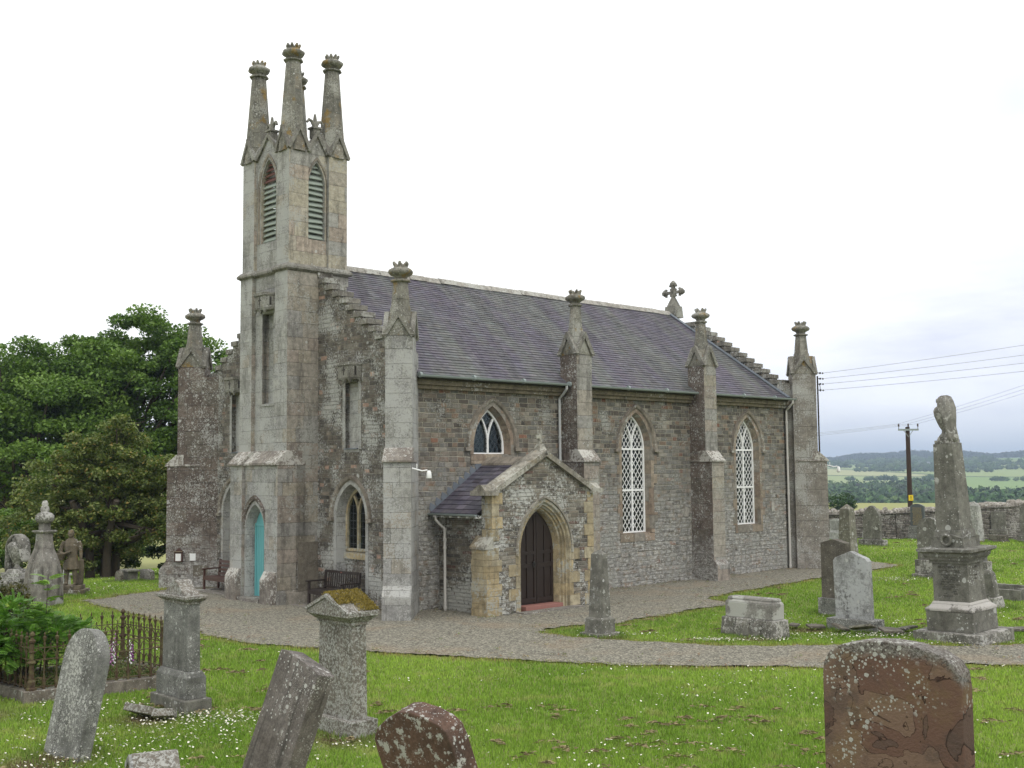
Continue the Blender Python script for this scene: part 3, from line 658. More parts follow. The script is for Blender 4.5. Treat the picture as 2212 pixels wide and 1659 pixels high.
def pinnacle(M, hx, hy, parent, zg0, zg1, zc, zt, r0, r1, rb, m=None):
    mb = MB(); st = 0; xgable(mb, hx, hy, zg0, zg1+.05)
    octa(mb, 0, 0, zg0+.3, zc, r0*1.30, r0*1.05); octa(mb, 0, 0, zc-.03, zt, r0, r1)
    mb.lathe(0, 0, [(r1*1.0, zt-.03), (r1*1.38, zt), (r1*1.40, zt+.03), (r1*1.0, zt+.06)], 8, math.pi/8); crown(mb, 0, 0, zt+.05, rb)
    mb.xf(M); p = mb.build('pinnacle', m or M_spire, parent)
    mb = MB(); gablets(mb, M, hx, hy, zg0, zg1); mb.build('gablet_coping', M_carved, p)  # coping darker than the spire: drip-mould shadow put into the stone colour
    return p
def corner_buttress(cx, cy, ang, m, nm='corner_buttress', inner=False):
    M = Matrix.Translation((cx, cy, 0)) @ Matrix.Rotation(R(ang), 4, 'Z')     # local +X points outward
    hx, hy = .41, .335; mb = MB()
    mb.box(-.41, .41, -hy, hy, 6.5, 6.82); mb.box(-.9, .405, -hy+.001, hy-.001, 3.7, 6.5); mb.box(-.9, .72, -hy+.003, hy-.003, .54, 3.74); mb.box(-.9, .93, -hy-.01, hy+.01, -.4, .55)
    mb.hexa([(.3, -hy-.008, .55), (.93, -hy-.008, .55), (.93, hy+.008, .55), (.3, hy+.008, .55), (.3, -hy-.008, .80), (.71, -hy-.008, .80), (.71, hy+.008, .80), (.3, hy+.008, .80)])
    if inner:
        mb = MB(); mb.box(-.41, .41, -hy, hy, 3.7, 6.82); mb.box(-.41, .72, -hy+.003, hy-.003, .54, 3.74); mb.box(-.41, .93, -hy-.01, hy+.01, -.4, .55); mb.box(-.9, -.405, -.1, .1, -.4, 6.5)
        mb.hexa([(.3, -hy-.008, .55), (.93, -hy-.008, .55), (.93, hy+.008, .55), (.3, hy+.008, .55), (.3, -hy-.008, .80), (.71, -hy-.008, .80), (.71, hy+.008, .80), (.3, hy+.008, .80)])
    mb.xf(M); b = mb.build(nm, m, church)
    mb = MB(); mb.hexa([(-.3, -hy-.03, 3.72), (.78, -hy-.03, 3.72), (.78, hy+.03, 3.72), (-.3, hy+.03, 3.72), (-.3, -hy-.03, 3.78), (.78, -hy-.03, 3.78), (.78, hy+.03, 3.78), (-.3, hy+.03, 3.78)])
    mb.hexa([(.2, -hy-.02, 3.779), (.77, -hy-.02, 3.779), (.77, hy+.02, 3.779), (.2, hy+.02, 3.779), (.2, -hy-.02, 4.08), (.43, -hy-.02, 4.08), (.43, hy+.02, 4.08), (.2, hy+.02, 4.08)])
    mb.xf(M); mb.build('weathering', M_weath, b, bevel=.01)
    pinnacle(M, hx, hy, b, 6.80, 7.42, 7.56, 8.20, .25, .185, .295)
    return b, M
CB = {}
CB['near'], _ = corner_buttress(-.38, -.38, 225, M_ashlar)
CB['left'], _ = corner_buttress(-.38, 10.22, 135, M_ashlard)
CB['far'], _ = corner_buttress(LN+.35, -.38, 315, M_farp, inner=True)
corner_buttress(LN+.35, 10.3, 45, M_ashlar)
def side_buttress(xb, y0, sg):
    h = .315; mb = MB(); f = lambda y: y0+sg*y
    bx = lambda x0, x1, ya, yb, z0, z1: mb.box(x0, x1, *sorted((f(ya), f(yb))), z0, z1)
    bx(xb-h, xb+h, -.61, .03, 3.7, 6.78); bx(xb-h+.003, xb+h-.003, -.84, .03, .49, 3.74); bx(xb-h-.01, xb+h+.01, -.98, .03, -.4, .50)
    mb.hexa([(xb-h-.008, f(-.97), .5), (xb+h+.008, f(-.97), .5), (xb+h+.008, f(0), .5), (xb-h-.008, f(0), .5), (xb-h-.008, f(-.83), .66), (xb+h+.008, f(-.83), .66), (xb+h+.008, f(0), .66), (xb-h-.008, f(0), .66)])
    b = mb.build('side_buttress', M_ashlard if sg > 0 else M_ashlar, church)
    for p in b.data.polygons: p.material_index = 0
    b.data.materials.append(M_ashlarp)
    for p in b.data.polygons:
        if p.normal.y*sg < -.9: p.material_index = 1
    mb = MB(); mb.box(xb-h-.03, xb+h+.03, *sorted((f(-.90), f(.02))), 3.72, 3.78)
    mb.hexa([(xb-h-.02, f(-.89), 3.779), (xb+h+.02, f(-.89), 3.779), (xb+h+.02, f(-.3), 3.779), (xb-h-.02, f(-.3), 3.779), (xb-h-.02, f(-.63), 4.07), (xb+h+.02, f(-.63), 4.07), (xb+h+.02, f(-.3), 4.07), (xb-h-.02, f(-.3), 4.07)])
    mb.build('weathering', M_weath, b, bevel=.01)
    pinnacle(Matrix.Translation((xb, f(-.29), 0)), h, .32, b, 6.76, 7.40, 7.54, 8.20, .215, .155, .27)
for xb in (6.0, 11.87): side_buttress(xb, 0, 1); side_buttress(xb, WN, -1)
# ridge cross on the far gable
mb = MB(); xc = LN-.06; mb.frust(xc, YR, 9.35, 9.80, .42, .62, .42, .50); mb.frust(xc, YR, 9.80, 10.15, .34, .42, .12, .14)
zc = 10.36
for (y, z) in ((0, .33), (.40, 0), (-.40, 0), (0, -.26)):
    mb.bar((xc-.07, YR, zc), (xc-.07, YR+y, zc+z), .10, .14, (1, 0, 0))
    if z >= 0:
        mb.lathe(xc, YR+y*1.02, [(.02, zc+z-.13), (.12, zc+z-.06), (.135, zc+z+.02), (.08, zc+z+.09), (.03, zc+z+.14)], 8)
        for s in (-1, 1): mb.tube([(xc, YR+y*.9, zc+z*.9), (xc, YR+y*.8+s*(.17 if y == 0 else .02*s), zc+z*.8+(.16*s if y else .0))], .05, 6)
for t in range(4):
    a = math.pi/4+math.pi/2*t; mb.tube([(xc, YR+.20*math.cos(a), zc+.20*math.sin(a)), (xc, YR+.07*math.cos(a), zc+.07*math.sin(a))], .045, 6, .07)
mb.build('ridge_cross', M_carved, church)

# ------------------------------------------------------------------ TOWER
TY0, TY1 = 3.83, 6.33; TX0, TX1 = -1.0, 1.0; PW = .64
mb = MB()
mb.box(-.68, TX1, TY0+.004, TY1-.004, -.4, 9.02)
for y0, y1 in ((TY0, TY0+PW), (TY1-PW, TY1)):
    mb.box(TX0, -.4, y0, y1, 3.9, 9.02); mb.box(-1.27, -.4, y0+.004, y1-.004, -.4, 3.74)
zn0, zn1 = 5.42, 7.95; nc = 5.00
mb.panel([[(TY0+PW, 3.9), (TY1-PW, 3.9), (TY1-PW, 9.02), (TY0+PW, 9.02)], [(nc-.30, zn0), (nc+.30, zn0), (nc+.30, zn1), (nc-.30, zn1)]], lambda u, v, d: (-.88+d, u, v), .2)
dc_ = 5.13; dr = prof(.56, 0.0, 1.92, .82)
mb.panel([[(TY0+PW, -.4), (TY1-PW, -.4), (TY1-PW, 3.74), (TY0+PW, 3.74)], [(dc_+u, v) for u, v in dr]], lambda u, v, d: (-1.17+d, u, v), .45)
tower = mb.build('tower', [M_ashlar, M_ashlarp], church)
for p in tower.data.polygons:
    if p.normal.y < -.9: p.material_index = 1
mb = MB()
for y0, y1, xf_, xb_ in ((TY0-.01, TY0+PW+.02, -1.36, -.99), (TY1-PW-.02, TY1+.03, -1.36, -.99), (TY0+PW+.021, TY1-PW-.021, -1.24, -.87)):
    mb.hexa([(xf_, y0, 3.70), (-.4, y0, 3.70), (-.4, y1, 3.70), (xf_, y1, 3.70), (xf_, y0, 3.77), (-.4, y0, 3.77), (-.4, y1, 3.77), (xf_, y1, 3.77)])
    mb.hexa([(xf_+.01, y0+.005, 3.769), (-.5, y0+.005, 3.769), (-.5, y1-.005, 3.769), (xf_+.01, y1-.005, 3.769), (xb_-.01, y0+.005, 4.10), (-.5, y0+.005, 4.10), (-.5, y1-.005, 4.10), (xb_-.01, y1-.005, 4.10)])
mb.build('tower_weathering', M_weath, tower, bevel=.01)
mb = MB()
for y0, y1 in ((TY0+.02, TY0+PW-.02), (TY1-PW+.02, TY1-.02)):
    mb = MB(); mb.box(-1.43, -1.2, y0, y1, -.4, .64)
    mb.hexa([(-1.43, y0+.002, .64), (-1.2, y0+.002, .64), (-1.2, y1-.002, .64), (-1.43, y1-.002, .64), (-1.30, y0+.002, .86), (-1.2, y0+.002, .86), (-1.2, y1-.002, .86), (-1.30, y1-.002, .86)]); mb.build('tower_plinth', M_weath, tower)

mb = MB(); mb.box(-1.3, 1.0, TY0-.05, TY0, -.4, .30); mb.box(.02, -1.0, TY0-.0045, TY0+.05, .1, 1.62) if False else None; mb.build('tower_base_course', M_ashlarp, tower)
# door in the tower
fn = gabf(dc_, -1.17)
mb = MB(); ring(mb, fn, [(prof(.555, -.1, 1.92, .815), .0), (prof(.555, -.1, 1.92, .815), -.012), (prof(.49, -.1, 1.92, .72), -.012), (prof(.44, -.1, 1.92, .64), .16), (prof(.42, -.1, 1.92, .60), .30)])
dsur = mb.build('door_surround', M_ashlar, tower)
mb = MB(); ring(mb, fn, [(prof(.66, 1.95, 1.96, .93), 0), (prof(.65, 1.95, 1.96, .92), -.08), (prof(.57, 1.95, 1.96, .82), -.05), (prof(.55, 1.95, 1.96, .80), -.01)])
mb.build('hood_mould', M_ashlard, tower)
mb = MB(); mb.panel([prof(.42, .1, 1.92, .60)], lambda u, v, d: fn(u, v, .27+d), .05)
for k in range(9): mb.box(-1.17+.262, -1.17+.275, dc_-.40+k*.098, dc_-.395+k*.098+.075, .12, 2.02)
tdr = mb.build('tower_door', M_teal, tower)
mb = MB(); mb.bar(fn(-.42, 2.07, .27), fn(.42, 2.07, .27), .07, .03, (-1, 0, 0)); mb.bar(fn(-.385, .1, .268), fn(-.385, 2.03, .268), .07, .03, (-1, 0, 0)); mb.bar(fn(.385, .1, .268), fn(.385, 2.03, .268), .07, .03, (-1, 0, 0)); mb.build('door_frame', M_teal, tdr)
mb = MB(); mb.box(-1.40, -.85, dc_-.56, dc_+.56, -.3, .10); mb.build('door_step', M_slab, tower, bevel=.01)
# niche on the tower
mb = MB()
for (y0, y1) in ((nc-.37, nc-.30), (nc+.30, nc+.37)): mb.box(-.895, -.75, y0, y1, zn0-.06, zn1)
mb.box(-.91, -.72, nc-.36, nc+.36, zn0-.07, zn0-.003); tn = mb.build('tower_niche', M_ashlar, tower); canopy(-.885, nc, 7.92, 8.50, .42, .28, tn)
# string course
def plan(x0, x1, y0, y1, pw, rd, off):
    P = []
    P += [(x0-off, y0-off), (x1+off, y0-off), (x1+off, y1+off), (x0-off, y1+off), (x0-off, y1-pw-off), (x0+rd-off, y1-pw-off), (x0+rd-off, y0+pw+off), (x0-off, y0+pw+off)]
    return P
mb = MB()
for z0, z1, o0, o1 in ((9.02, 9.07, .01, .085), (9.07, 9.13, .085, .085), (9.13, 9.22, .085, .0)):
    a = plan(TX0, TX1, TY0, TY1, PW, .11, o0); b = plan(TX0, TX1, TY0, TY1, PW, .11, o1)
    n = len(a); pts = [(x, y, z0) for x, y in a]+[(x, y, z1) for x, y in b]
    mb.add(pts, [(i, (i+1) % n, (i+1) % n+n, i+n) for i in range(n)])
    for zz, lp in ((z0, a), (z1, b)):
        t3 = tessellate_polygon([[Vector((x, y, 0)) for x, y in lp]]); mb.add([(x, y, zz) for x, y in lp], [tuple(t) for t in t3])
mb.build('string_course', M_carved, tower, fix=True)
# belfry
BX0, BX1, BY0, BY1, BP = -.95, .97, 3.86, 6.32, .62; BZ0, BZ1 = 9.15, 12.46
mb = MB()
for x0 in (BX0, BX1-BP):
    for y0 in (BY0, BY1-BP): mb.box(x0, x0+BP, y0, y0+BP, BZ0, BZ1)
oy_, ox_ = (BY0+BY1)/2, (BX0+BX1)/2; wy, wx = (BY1-BY0)/2-BP, (BX1-BX0)/2-BP
def lou(a, zs, h): return prof(a, 9.98, zs, h)
faces = [(lambda u, v, d: (BX0+.10+d, oy_+u, v), wy, .40, 11.55, .82, (-1, 0, 0)), (lambda u, v, d: (BX1-.10-d, oy_+u, v), wy, .40, 11.55, .82, (1, 0, 0)),
         (lambda u, v, d: (ox_+u, BY0+.10+d, v), wx, .27, 11.55, .64, (0, -1, 0)), (lambda u, v, d: (ox_+u, BY1-.10-d, v), wx, .27, 11.55, .64, (0, 1, 0))]
for fn, hw, a, zs, h, nr in faces:
    zt = 13.02
    mb.panel([[(-hw-.02, BZ0), (hw+.02, BZ0), (hw+.02, BZ1-.02), (0, zt), (-hw-.02, BZ1-.02)], lou(a, zs, h)], fn, .22)
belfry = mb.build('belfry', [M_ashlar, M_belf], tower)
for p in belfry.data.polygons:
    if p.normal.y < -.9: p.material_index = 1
for fn, hw, a, zs, h, nr in faces:
    mb = MB(); ring(mb, fn, [(lou(min(a+.13, hw-.02), zs, h+.16), 0), (lou(min(a+.13, hw-.02), zs, h+.16), -.03), (lou(a+.05, zs, h+.07), -.02), (lou(a, zs, h), .10)]); sur = mb.build('louvre_surround', M_hood, belfry)
    mb = MB(); nrv = Vector(nr); z = 10.02; k = 0
    while z < zs+h-.06:
        q = clip(lou(a-.01, zs, h), (-2, z+.05), (2, z+.05))
        if q:
            u0, u1 = q[0][0], q[1][0]
            if u0 > u1: u0, u1 = u1, u0
            sag = .02*math.sin(k*1.7); cc = (.30, .34, .30) if (nr[0] >= 0 or z < 11.7) else ((.15, .08, .07) if z < 12.2 else (.26, .28, .26))
            mb.hexa([fn(u0, z+sag, .075), fn(u1, z, .075), fn(u1, z+.12, .17), fn(u0, z+.12+sag, .17), fn(u0, z+.018+sag, .065), fn(u1, z+.018, .065), fn(u1, z+.138, .16), fn(u0, z+.138+sag, .16)], col=cc)
        z += .155; k += 1
    mb.build('louvres', M_vc, belfry)
    mb = MB()
    for s in (-1, 1): mb.bar(fn(s*(hw+.0), 12.44, -.0), fn(-s*.02, 13.08, -.0), .10, .06+.003*s, nrv)
    c = fn(0, 0, .1); mb.box(c[0]-.11, c[0]+.11, c[1]-.11, c[1]+.11, 12.9, 13.16); mb.box(c[0]-.15, c[0]+.15, c[1]-.15, c[1]+.15, 13.16, 13.21)
    t = Vector((-nr[1], nr[0], 0)); c = Vector((c[0], c[1], 0))
    mb.tube([c+Vector((0, 0, 13.2)), c+Vector((0, 0, 13.34)), c+Vector((0, 0, 13.48)), c+Vector((0, 0, 13.60))], .09, 8, .03)
    for s in (-1, 1): mb.tube([c+Vector((0, 0, 13.22)), c+t*s*.10+Vector((0, 0, 13.38)), c+t*s*.20+Vector((0, 0, 13.42)), c+t*s*.26+Vector((0, 0, 13.33))], .06, 7, .035)
    mb.build('lily_finial', M_carved, belfry)
for x0 in (BX0, BX1-BP):
    for y0 in (BY0, BY1-BP):
        cx, cy = x0+BP/2, y0+BP/2; mb = MB(); h = BP/2
        octa(mb, cx, cy, 12.40, 15.0, .400, .205)
        for nx, ny in ((1, 0), (-1, 0), (0, 1), (0, -1)):
            tx, ty = -ny, nx; P = [(cx+nx*h+tx*u-nx*d, cy+ny*h+ty*u-ny*d, z) for d in (0, .28) for u, z in ((-h, BZ1), (h, BZ1), (0, 13.02))]
            mb.add(P, [(0, 1, 2), (5, 4, 3), (0, 3, 4, 1), (1, 4, 5, 2), (2, 5, 3, 0)])
        mb.lathe(cx, cy, [(.20, 14.97), (.275, 15.0), (.28, 15.035), (.2, 15.06)], 8, math.pi/8); crown(mb, cx, cy, 15.04, .295, 8)
        p = mb.build('tower_pinnacle', M_spire, tower)
        mb = MB(); gablets(mb, Matrix.Identity(4), h, h, BZ1-.04, 13.12, cx, cy, .085, .075); mb.build('gablet_coping', M_carved, p)  # darker coping tone paints the shadow line along the gablet edges

# ------------------------------------------------------------------ PORCH
PX0, PX1, PYF, PC = 1.02, 4.60, -2.15, 2.81
mb = MB(); hw = PC-PX0
dra = prof(.93, -.02, 1.50, 1.27)
mb.panel([[(PX0, -.4), (PX1, -.4), (PX1, 2.98), (PC, 3.92), (PX0, 2.98)], [(PC+u, v) for u, v in dra]], lambda u, v, d: (u, PYF+d, v), .38)
for x0, x1 in ((PX0+.12, PX0+.42), (PX1-.42, PX1-.12)): mb.box(x0, x1, PYF+.38, .02, -.4, 2.42)
porch = mb.build('porch', M_porchw, church)
mb = MB(); mq = MB()
for k in range(10):
    for s in (0, 1):
        z = .02+k*.295; l_ = .34 if (k+s) % 2 else .22; lb = .24 if (k+s) % 2 else .36
        if s == 0:
            if z > 1.62: mb.box(PX0-.012, PX0+l_, PYF-.014, PYF+lb, z, z+.287)
        else: mq.box(PX1-l_, PX1+.012, PYF-.014, PYF+lb, z, z+.287)
for k in range(6):   # lower set-off at the left corner
    z = -.1+k*.29; l_ = (.36, .26)[k % 2]; mb.box(PX0-.20, PX0+l_-.06, PYF-.016, PYF+.46+.10*((k+1) % 2), z, z+.282)
mb.box(PX0-.188, PX0+.2, PYF+.0, PYF+.55, -.4, 1.62)
mb.build('quoins', M_yellow, porch, bevel=.006); mq.build('quoins', M_yellow, porch, bevel=.006)
mb = MB(); mb.hexa([(PX0-.24, PYF-.03, 1.60), (PX0+.02, PYF-.03, 1.60), (PX0+.02, PYF+.58, 1.60), (PX0-.24, PYF+.58, 1.60), (PX0-.24, PYF-.03, 1.66), (PX0+.02, PYF-.03, 1.93), (PX0+.02, PYF+.58, 1.93), (PX0-.24, PYF+.58, 1.66)]); mb.build('buttress_cap', M_cope, porch, bevel=.01)
mb = MB(); slope = Vector((hw, 0, .96)).normalized()
for s in (-1, 1):
    a = Vector((PC-s*(hw+.06), PYF-.10, 3.02)); b = Vector((PC+s*.0, PYF-.10, 4.01)); t = (b-a).normalized(); nz = Vector((0, 1, 0)).cross(t)*(-s if False else 1)
    nz = Vector((-t.z, 0, t.x)) if t.x > 0 else Vector((t.z, 0, -t.x)); D = Vector((0, .52, 0))
    mb.add([a, b, b+D, a+D, a-nz*.13, b-nz*.13, b-nz*.13+D, a-nz*.13+D, a+Vector((0, .26, 0))+nz*.07, b+Vector((0, .26, 0))+nz*.07],
           [(0, 1, 9, 8), (8, 9, 2, 3), (4, 5, 1, 0), (3, 2, 6, 7), (7, 6, 5, 4), (0, 8, 3), (0, 3, 7, 4), (1, 2, 9), (1, 5, 6, 2)])
    kx = PC-s*(hw+.10); mb.hexa([(kx-.22*1, PYF-.12, 2.90), (kx+.22, PYF-.12, 2.90), (kx+.22, PYF+.44, 2.90), (kx-.22, PYF+.44, 2.90), (kx-.22, PYF-.12, 3.02), (kx+.22, PYF-.12, 3.02), (kx+.22, PYF+.44, 3.02), (kx-.22, PYF+.44, 3.02)])
    mb.hexa([(kx-.17, PYF-.06, 3.018), (kx+.17, PYF-.06, 3.018), (kx+.17, PYF+.4, 3.018), (kx-.17, PYF+.4, 3.018), (kx-.17, PYF+.1, 3.16), (kx+.17, PYF+.1, 3.16), (kx+.17, PYF+.2, 3.16), (kx-.17, PYF+.2, 3.16)])
pc = mb.build('gable_coping', M_cope, porch)
mb = MB(); mb.frust(PC, PYF+.14, 3.98, 4.16, .26, .30, .14, .14); mb.box(PC-.045, PC+.045, PYF+.10, PYF+.18, 4.14, 4.52); mb.box(PC-.16, PC+.16, PYF+.102, PYF+.178, 4.30, 4.385); mb.build('cross_finial', M_cope, porch, bevel=.008)
# moulded arch
fn = sidef(PC, PYF)
mb = MB(); P_ = lambda a, h: prof(a, .0, 1.50, h, 12)
ring(mb, fn, [(P_(.94, 1.28), .0), (P_(.94, 1.28), -.012), (P_(.88, 1.21), -.012), (P_(.85, 1.17), .05), (P_(.80, 1.13), .05), (P_(.785, 1.11), .10), (P_(.75, 1.08), .12), (P_(.735, 1.06), .17), (P_(.69, 1.03), .18), (P_(.66, 1.0), .24), (P_(.62, .97), .36)])
mb.build('door_arch', M_yellow, porch)
mb = MB(); Q_ = lambda a, h: prof(a, 1.40, 1.50, h, 12)
ring(mb, fn, [(Q_(1.01, 1.36), 0), (Q_(1.0, 1.35), -.05), (Q_(.95, 1.30), -.05), (Q_(.935, 1.28), -.0)]); mb.build('hood_mould', M_cope, porch)
mb = MB()
for k in range(5):
    for s in (-1, 1):
        l_ = .32 if (k+(s > 0)) % 2 else .08; u0, u1 = sorted((PC+s*.935, PC+s*(.935+l_))); mb.box(u0, u1, PYF-.013, PYF+.1, .04+k*.29, .04+k*.29+.282)
mb.build('jamb_quoins', M_yellow, porch)
mb = MB(); mb.panel([prof(.62, .14, 1.50, .97, 12)], lambda u, v, d: fn(u, v, .34+d), .05); pd = mb.build('porch_door', M_doorbrown, porch)
mb = MB(); nn = (0, -1, 0)
def strip(u0, v0, u1, v1, wd=.07): mb.bar(fn(u0, v0, .34), fn(u1, v1, .34), wd, .022, nn)
for u in (-.57, -.04, .05, .57): strip(u, .14, u, 1.55 if abs(u) > .3 else 2.38, .075)
for u in (-.31, .31): strip(u, .2, u, 2.1, .05)
for s in (-1, 1):
    for v in (.24, 1.10, 1.42): mb.bar(fn(s*.045, v, .337), fn(s*.57, v, .337), .11 if v < 1.2 else .08, .020, nn)
mb.build('door_rails', M_doorbrown, pd)
mb = MB(); rr = [fn(-.10+.05*math.cos(t*math.pi/5), 1.12+.06*math.sin(t*math.pi/5), .295) for t in range(11)]; mb.tube(rr, .010, 6); mb.lathe(PC-.10, PYF+.31, [(.03, 1.14), (.035, 1.17), (.03, 1.2)], 8); mb.build('door_handle', M_black, pd)
mb = MB(); mb.box(PC-.66, PC+.66, PYF+.02, PYF+.42, -.1, .13); mb.build('threshold', M_red, porch, bevel=.008)
mb = MB(); mb.box(PC-1.0, PC-.1, PYF-.30, PYF+.015, -.1, .035); mb.box(PC-.09, PC+1.15, PYF-.28, PYF+.015, -.1, .04); mb.build('door_slab', M_slab, porch, bevel=.008)
# porch roof
for s in (0, 1):
    ex = .85 if not s else 2*PC-.85; e = Vector((ex, -.001, 2.44)); rd = Vector((PC, -.001, 3.76)); l_ = (rd-e).length; U = (rd-e)/l_
    Nn = U.cross(Vector((0, -1, 0))) if not s else Vector((0, -1, 0)).cross(U)
    if Nn.z < 0: Nn = -Nn
    mb = MB(); slates(mb, e, (0, -1, 0), U, Nn, 1.79, l_-.02, exp=.19, sw=.26, seed=9+s, tint=.3); ps = mb.build('porch_roof_slope', M_slatep, porch, fix=False)
    for p in ps.data.polygons: pass
    mb = MB(); a = e-Nn*.02; q = Vector((0, -1.79, 0)); b = a+U*l_; t = Nn*-.07; mb.add([a, a+q, b+q, b, a+t, a+q+t, b+q+t, b+t], [(0, 1, 2, 3), (7, 6, 5, 4), (0, 4, 5, 1), (2, 6, 7, 3)]); mb.build('roof_boarding', M_dark, ps)
    mb = MB(); k = 0; v = .02
    while v < l_-.1:        # stepped lead flashing on the nave wall
        p0 = e+U*v; p1 = e+U*(v+.24); sx_ = 1 if not s else -1
        y = -.012; pts = [(p0.x, y, p0.z+.02), (p1.x, y, p1.z+.02), (p0.x-sx_*.02, y, p1.z+.12), (p0.x-sx_*.06, y, p0.z+.10)]
        mb.add(pts+[(a_, y+.016, c_) for a_, b_, c_ in pts], [(0, 1, 2, 3), (0, 1, 5, 4), (1, 2, 6, 5), (2, 3, 7, 6), (3, 0, 4, 7)]); v += .235
    mb.build('stepped_flashing', M_lead, porch)
    if not s:
        mb = MB(); n = 8
        mb.loft([[(ex-.05+.055*math.cos(math.pi+math.pi*j/n), yy, 2.44+.055*math.sin(math.pi+math.pi*j/n)) for j in range(n+1)]+[(ex-.05+.047*math.cos(-math.pi*j/n), yy, 2.44+.047*math.sin(-math.pi*j/n)) for j in range(n+1)] for yy in (0, -1.80)])
        mb.build('porch_gutter', M_gutter, porch)
        mb = MB()
        for k in range(6): mb.box(ex+.0, ex+.28, -.10-k*.32, -.16-k*.32, 2.34, 2.41)
        mb.build('rafter_ends', M_white, porch)
        mb = MB(); mb.tube([(ex-.05, -.28, 2.40), (ex-.05, -.28, 2.28), (ex+.02, -.36, 2.16), (ex+.10, -.45, 2.06), (ex+.10, -.45, .02)], .036, 10)
        for z in (.06, 1.55, 1.75, 2.0): mb.tube([(ex+.10, -.45, z), (ex+.10, -.45, z+.06)], .048, 10)
        mb.build('downpipe', M_pipew, porch)
mb = MB(); mb.loft([[(PC-.22, y, 3.64), (PC-.20, y, 3.70), (PC, y, 3.86), (PC+.20, y, 3.70), (PC+.22, y, 3.64)] for y in (-.005, -1.80)]); mb.build('porch_ridge', M_hood, porch)
# small stone plates on the side wall
for x, z in ((11.28, 2.14), (16.1, 2.15)):
    mb = MB(); mb.box(x-.10, x+.10, -.022, .02, z-.15, z+.15); mb.build('wall_plate', M_ridge, church, bevel=.006)
# dark repair patch, fixed to the left corner buttress
M_patch = plain('dark_render', (.12, .10, .078), .95, .3, 9, .004)
Ml = Matrix.Translation((-.38, 10.22, 0)) @ Matrix.Rotation(R(135), 4, 'Z')    # +X outward, +Y = the side facing the camera is +Y here
mb = MB(); mb.box(-.59, -.13, .335, .347, .33, .68); mb.xf(Ml); mb.build('render_patch', M_rend, CB['left'], bevel=.004)
mb = MB(); mb.box(-.62, .0, TY0-.0115, TY0+.02, .32, 1.62); mb.build('render_patch', M_rend, tower, bevel=.003)
# ------------------------------------------------------------------ GRAVEYARD
PSI = R(-46.7)
def grave(name, x, y, z, yaw, label, cat, group=None): return empty(name, (x, y, z), yaw, label, cat, group)
def slab_part(name, outline, t, m, par, y0=0, z0=0, bevel=.012):
    mb = MB(); mb.panel([outline], lambda u, v, d: (u, y0-t/2+d, z0+v), t); return mb.build(name, m, par, bevel=bevel)
def o_round(w_, h, rise, n=12, taper=0):
    a = w_/2; Rr = (a*a+rise*rise)/(2*rise); e = math.asin(min(1, a/Rr)); 
    if rise > a: e = math.pi-e
    top = [(Rr*math.sin(e-2*e*i/n), h-Rr+Rr*math.cos(e-2*e*i/n)) for i in range(n+1)]
    return [(-a+taper, 0), (a-taper, 0)]+top
def o_peak(w_, hs, hp, ch=.0): a = w_/2; return [(-a, 0), (a, 0), (a, hs-ch), (a-ch, hs+ch*.3), (0, hp), (-a+ch, hs+ch*.3), (-a, hs-ch)]
def blk(mb, w_, d, z0, z1, w1=None, d1=None, x=0, y=0): mb.frust(x, y, z0, z1, w_, d, w1 or w_, d1 or d)
def text(lines, par, x, y, z, rot, m, name='inscription'):
    """lines: (string, size, dz); z = first baseline; facing -y, then rotated by rot about z"""
    vs, fs = [], []
    for s_, size, dz in lines:
        cu = bpy.data.curves.new('t', 'FONT'); cu.body = s_; cu.size = size; cu.align_x = 'CENTER'; cu.extrude = .0015; cu.resolution_u = 1
        ob = bpy.data.objects.new('t', cu); COL.objects.link(ob); dg = bpy.context.evaluated_depsgraph_get()
        me = bpy.data.meshes.new_from_object(ob.evaluated_get(dg)); b = len(vs)
        vs += [(v.co.x, -v.co.z, dz+v.co.y) for v in me.vertices]; fs += [[b+i for i in p.vertices] for p in me.polygons]
        bpy.data.objects.remove(ob); bpy.data.curves.remove(cu); bpy.data.meshes.remove(me)
    mb = MB(); mb.add(vs, fs); mb.xf(Matrix.Translation((x, y, z)) @ Matrix.Rotation(rot, 4, 'Z')); return mb.build(name, m, par)

# --- small obelisk beside the porch
o = grave('obelisk', 1.83, 24.55, 0, PSI, 'slim grey obelisk on a square block in the small grass tongue right of the porch', 'gravestone')
mb = MB(); blk(mb, .62, .62, -.1, .05); mb.build('base_slab', MG_base, o, bevel=.01)
mb = MB(); blk(mb, .46, .46, .05, .33); blk(mb, .46, .46, .33, .37, .37, .37); mb.build('pedestal', MG_monu, o, bevel=.006)
mb = MB(); blk(mb, .34, .34, .36, 1.70, .245, .245); blk(mb, .245, .245, 1.70, 1.79, .02, .02); mb.build('shaft', MG_monu, o, bevel=.006)
# --- truncated plinth
o = grave('tomb_plinth', 5.07, 24.25, 0, PSI, 'low tomb plinth of two blocks with white lichen patch, near the gravel fork', 'gravestone')
mb = MB(); blk(mb, 1.42, .52, -.1, .36, 1.36, .46)
for k in range(9): mb.hexa([(-.66+k*.15, -.275, .0), (-.61+k*.15, -.275, .0), (-.61+k*.15, -.2, .0), (-.66+k*.15, -.2, .0), (-.60+k*.15, -.262, .30), (-.55+k*.15, -.262, .30), (-.55+k*.15, -.2, .30), (-.60+k*.15, -.2, .30)])
mb.build('lower_block', MG_base, o, bevel=.02)
mb = MB(); blk(mb, 1.22, .38, .36, .68); blk(mb, 1.22, .38, .68, .74, 1.12, .30); blk(mb, 1.16, .33, .74, .79, 1.10, .28); mb.build('upper_block', stone('plinth_stone', [(.3, (.17, .16, .145)), (.6, (.26, .25, .23))], crust=.62, spot=.1, stain=.4, tone=(.5, .5, .47), big=.75), o, bevel=.015)
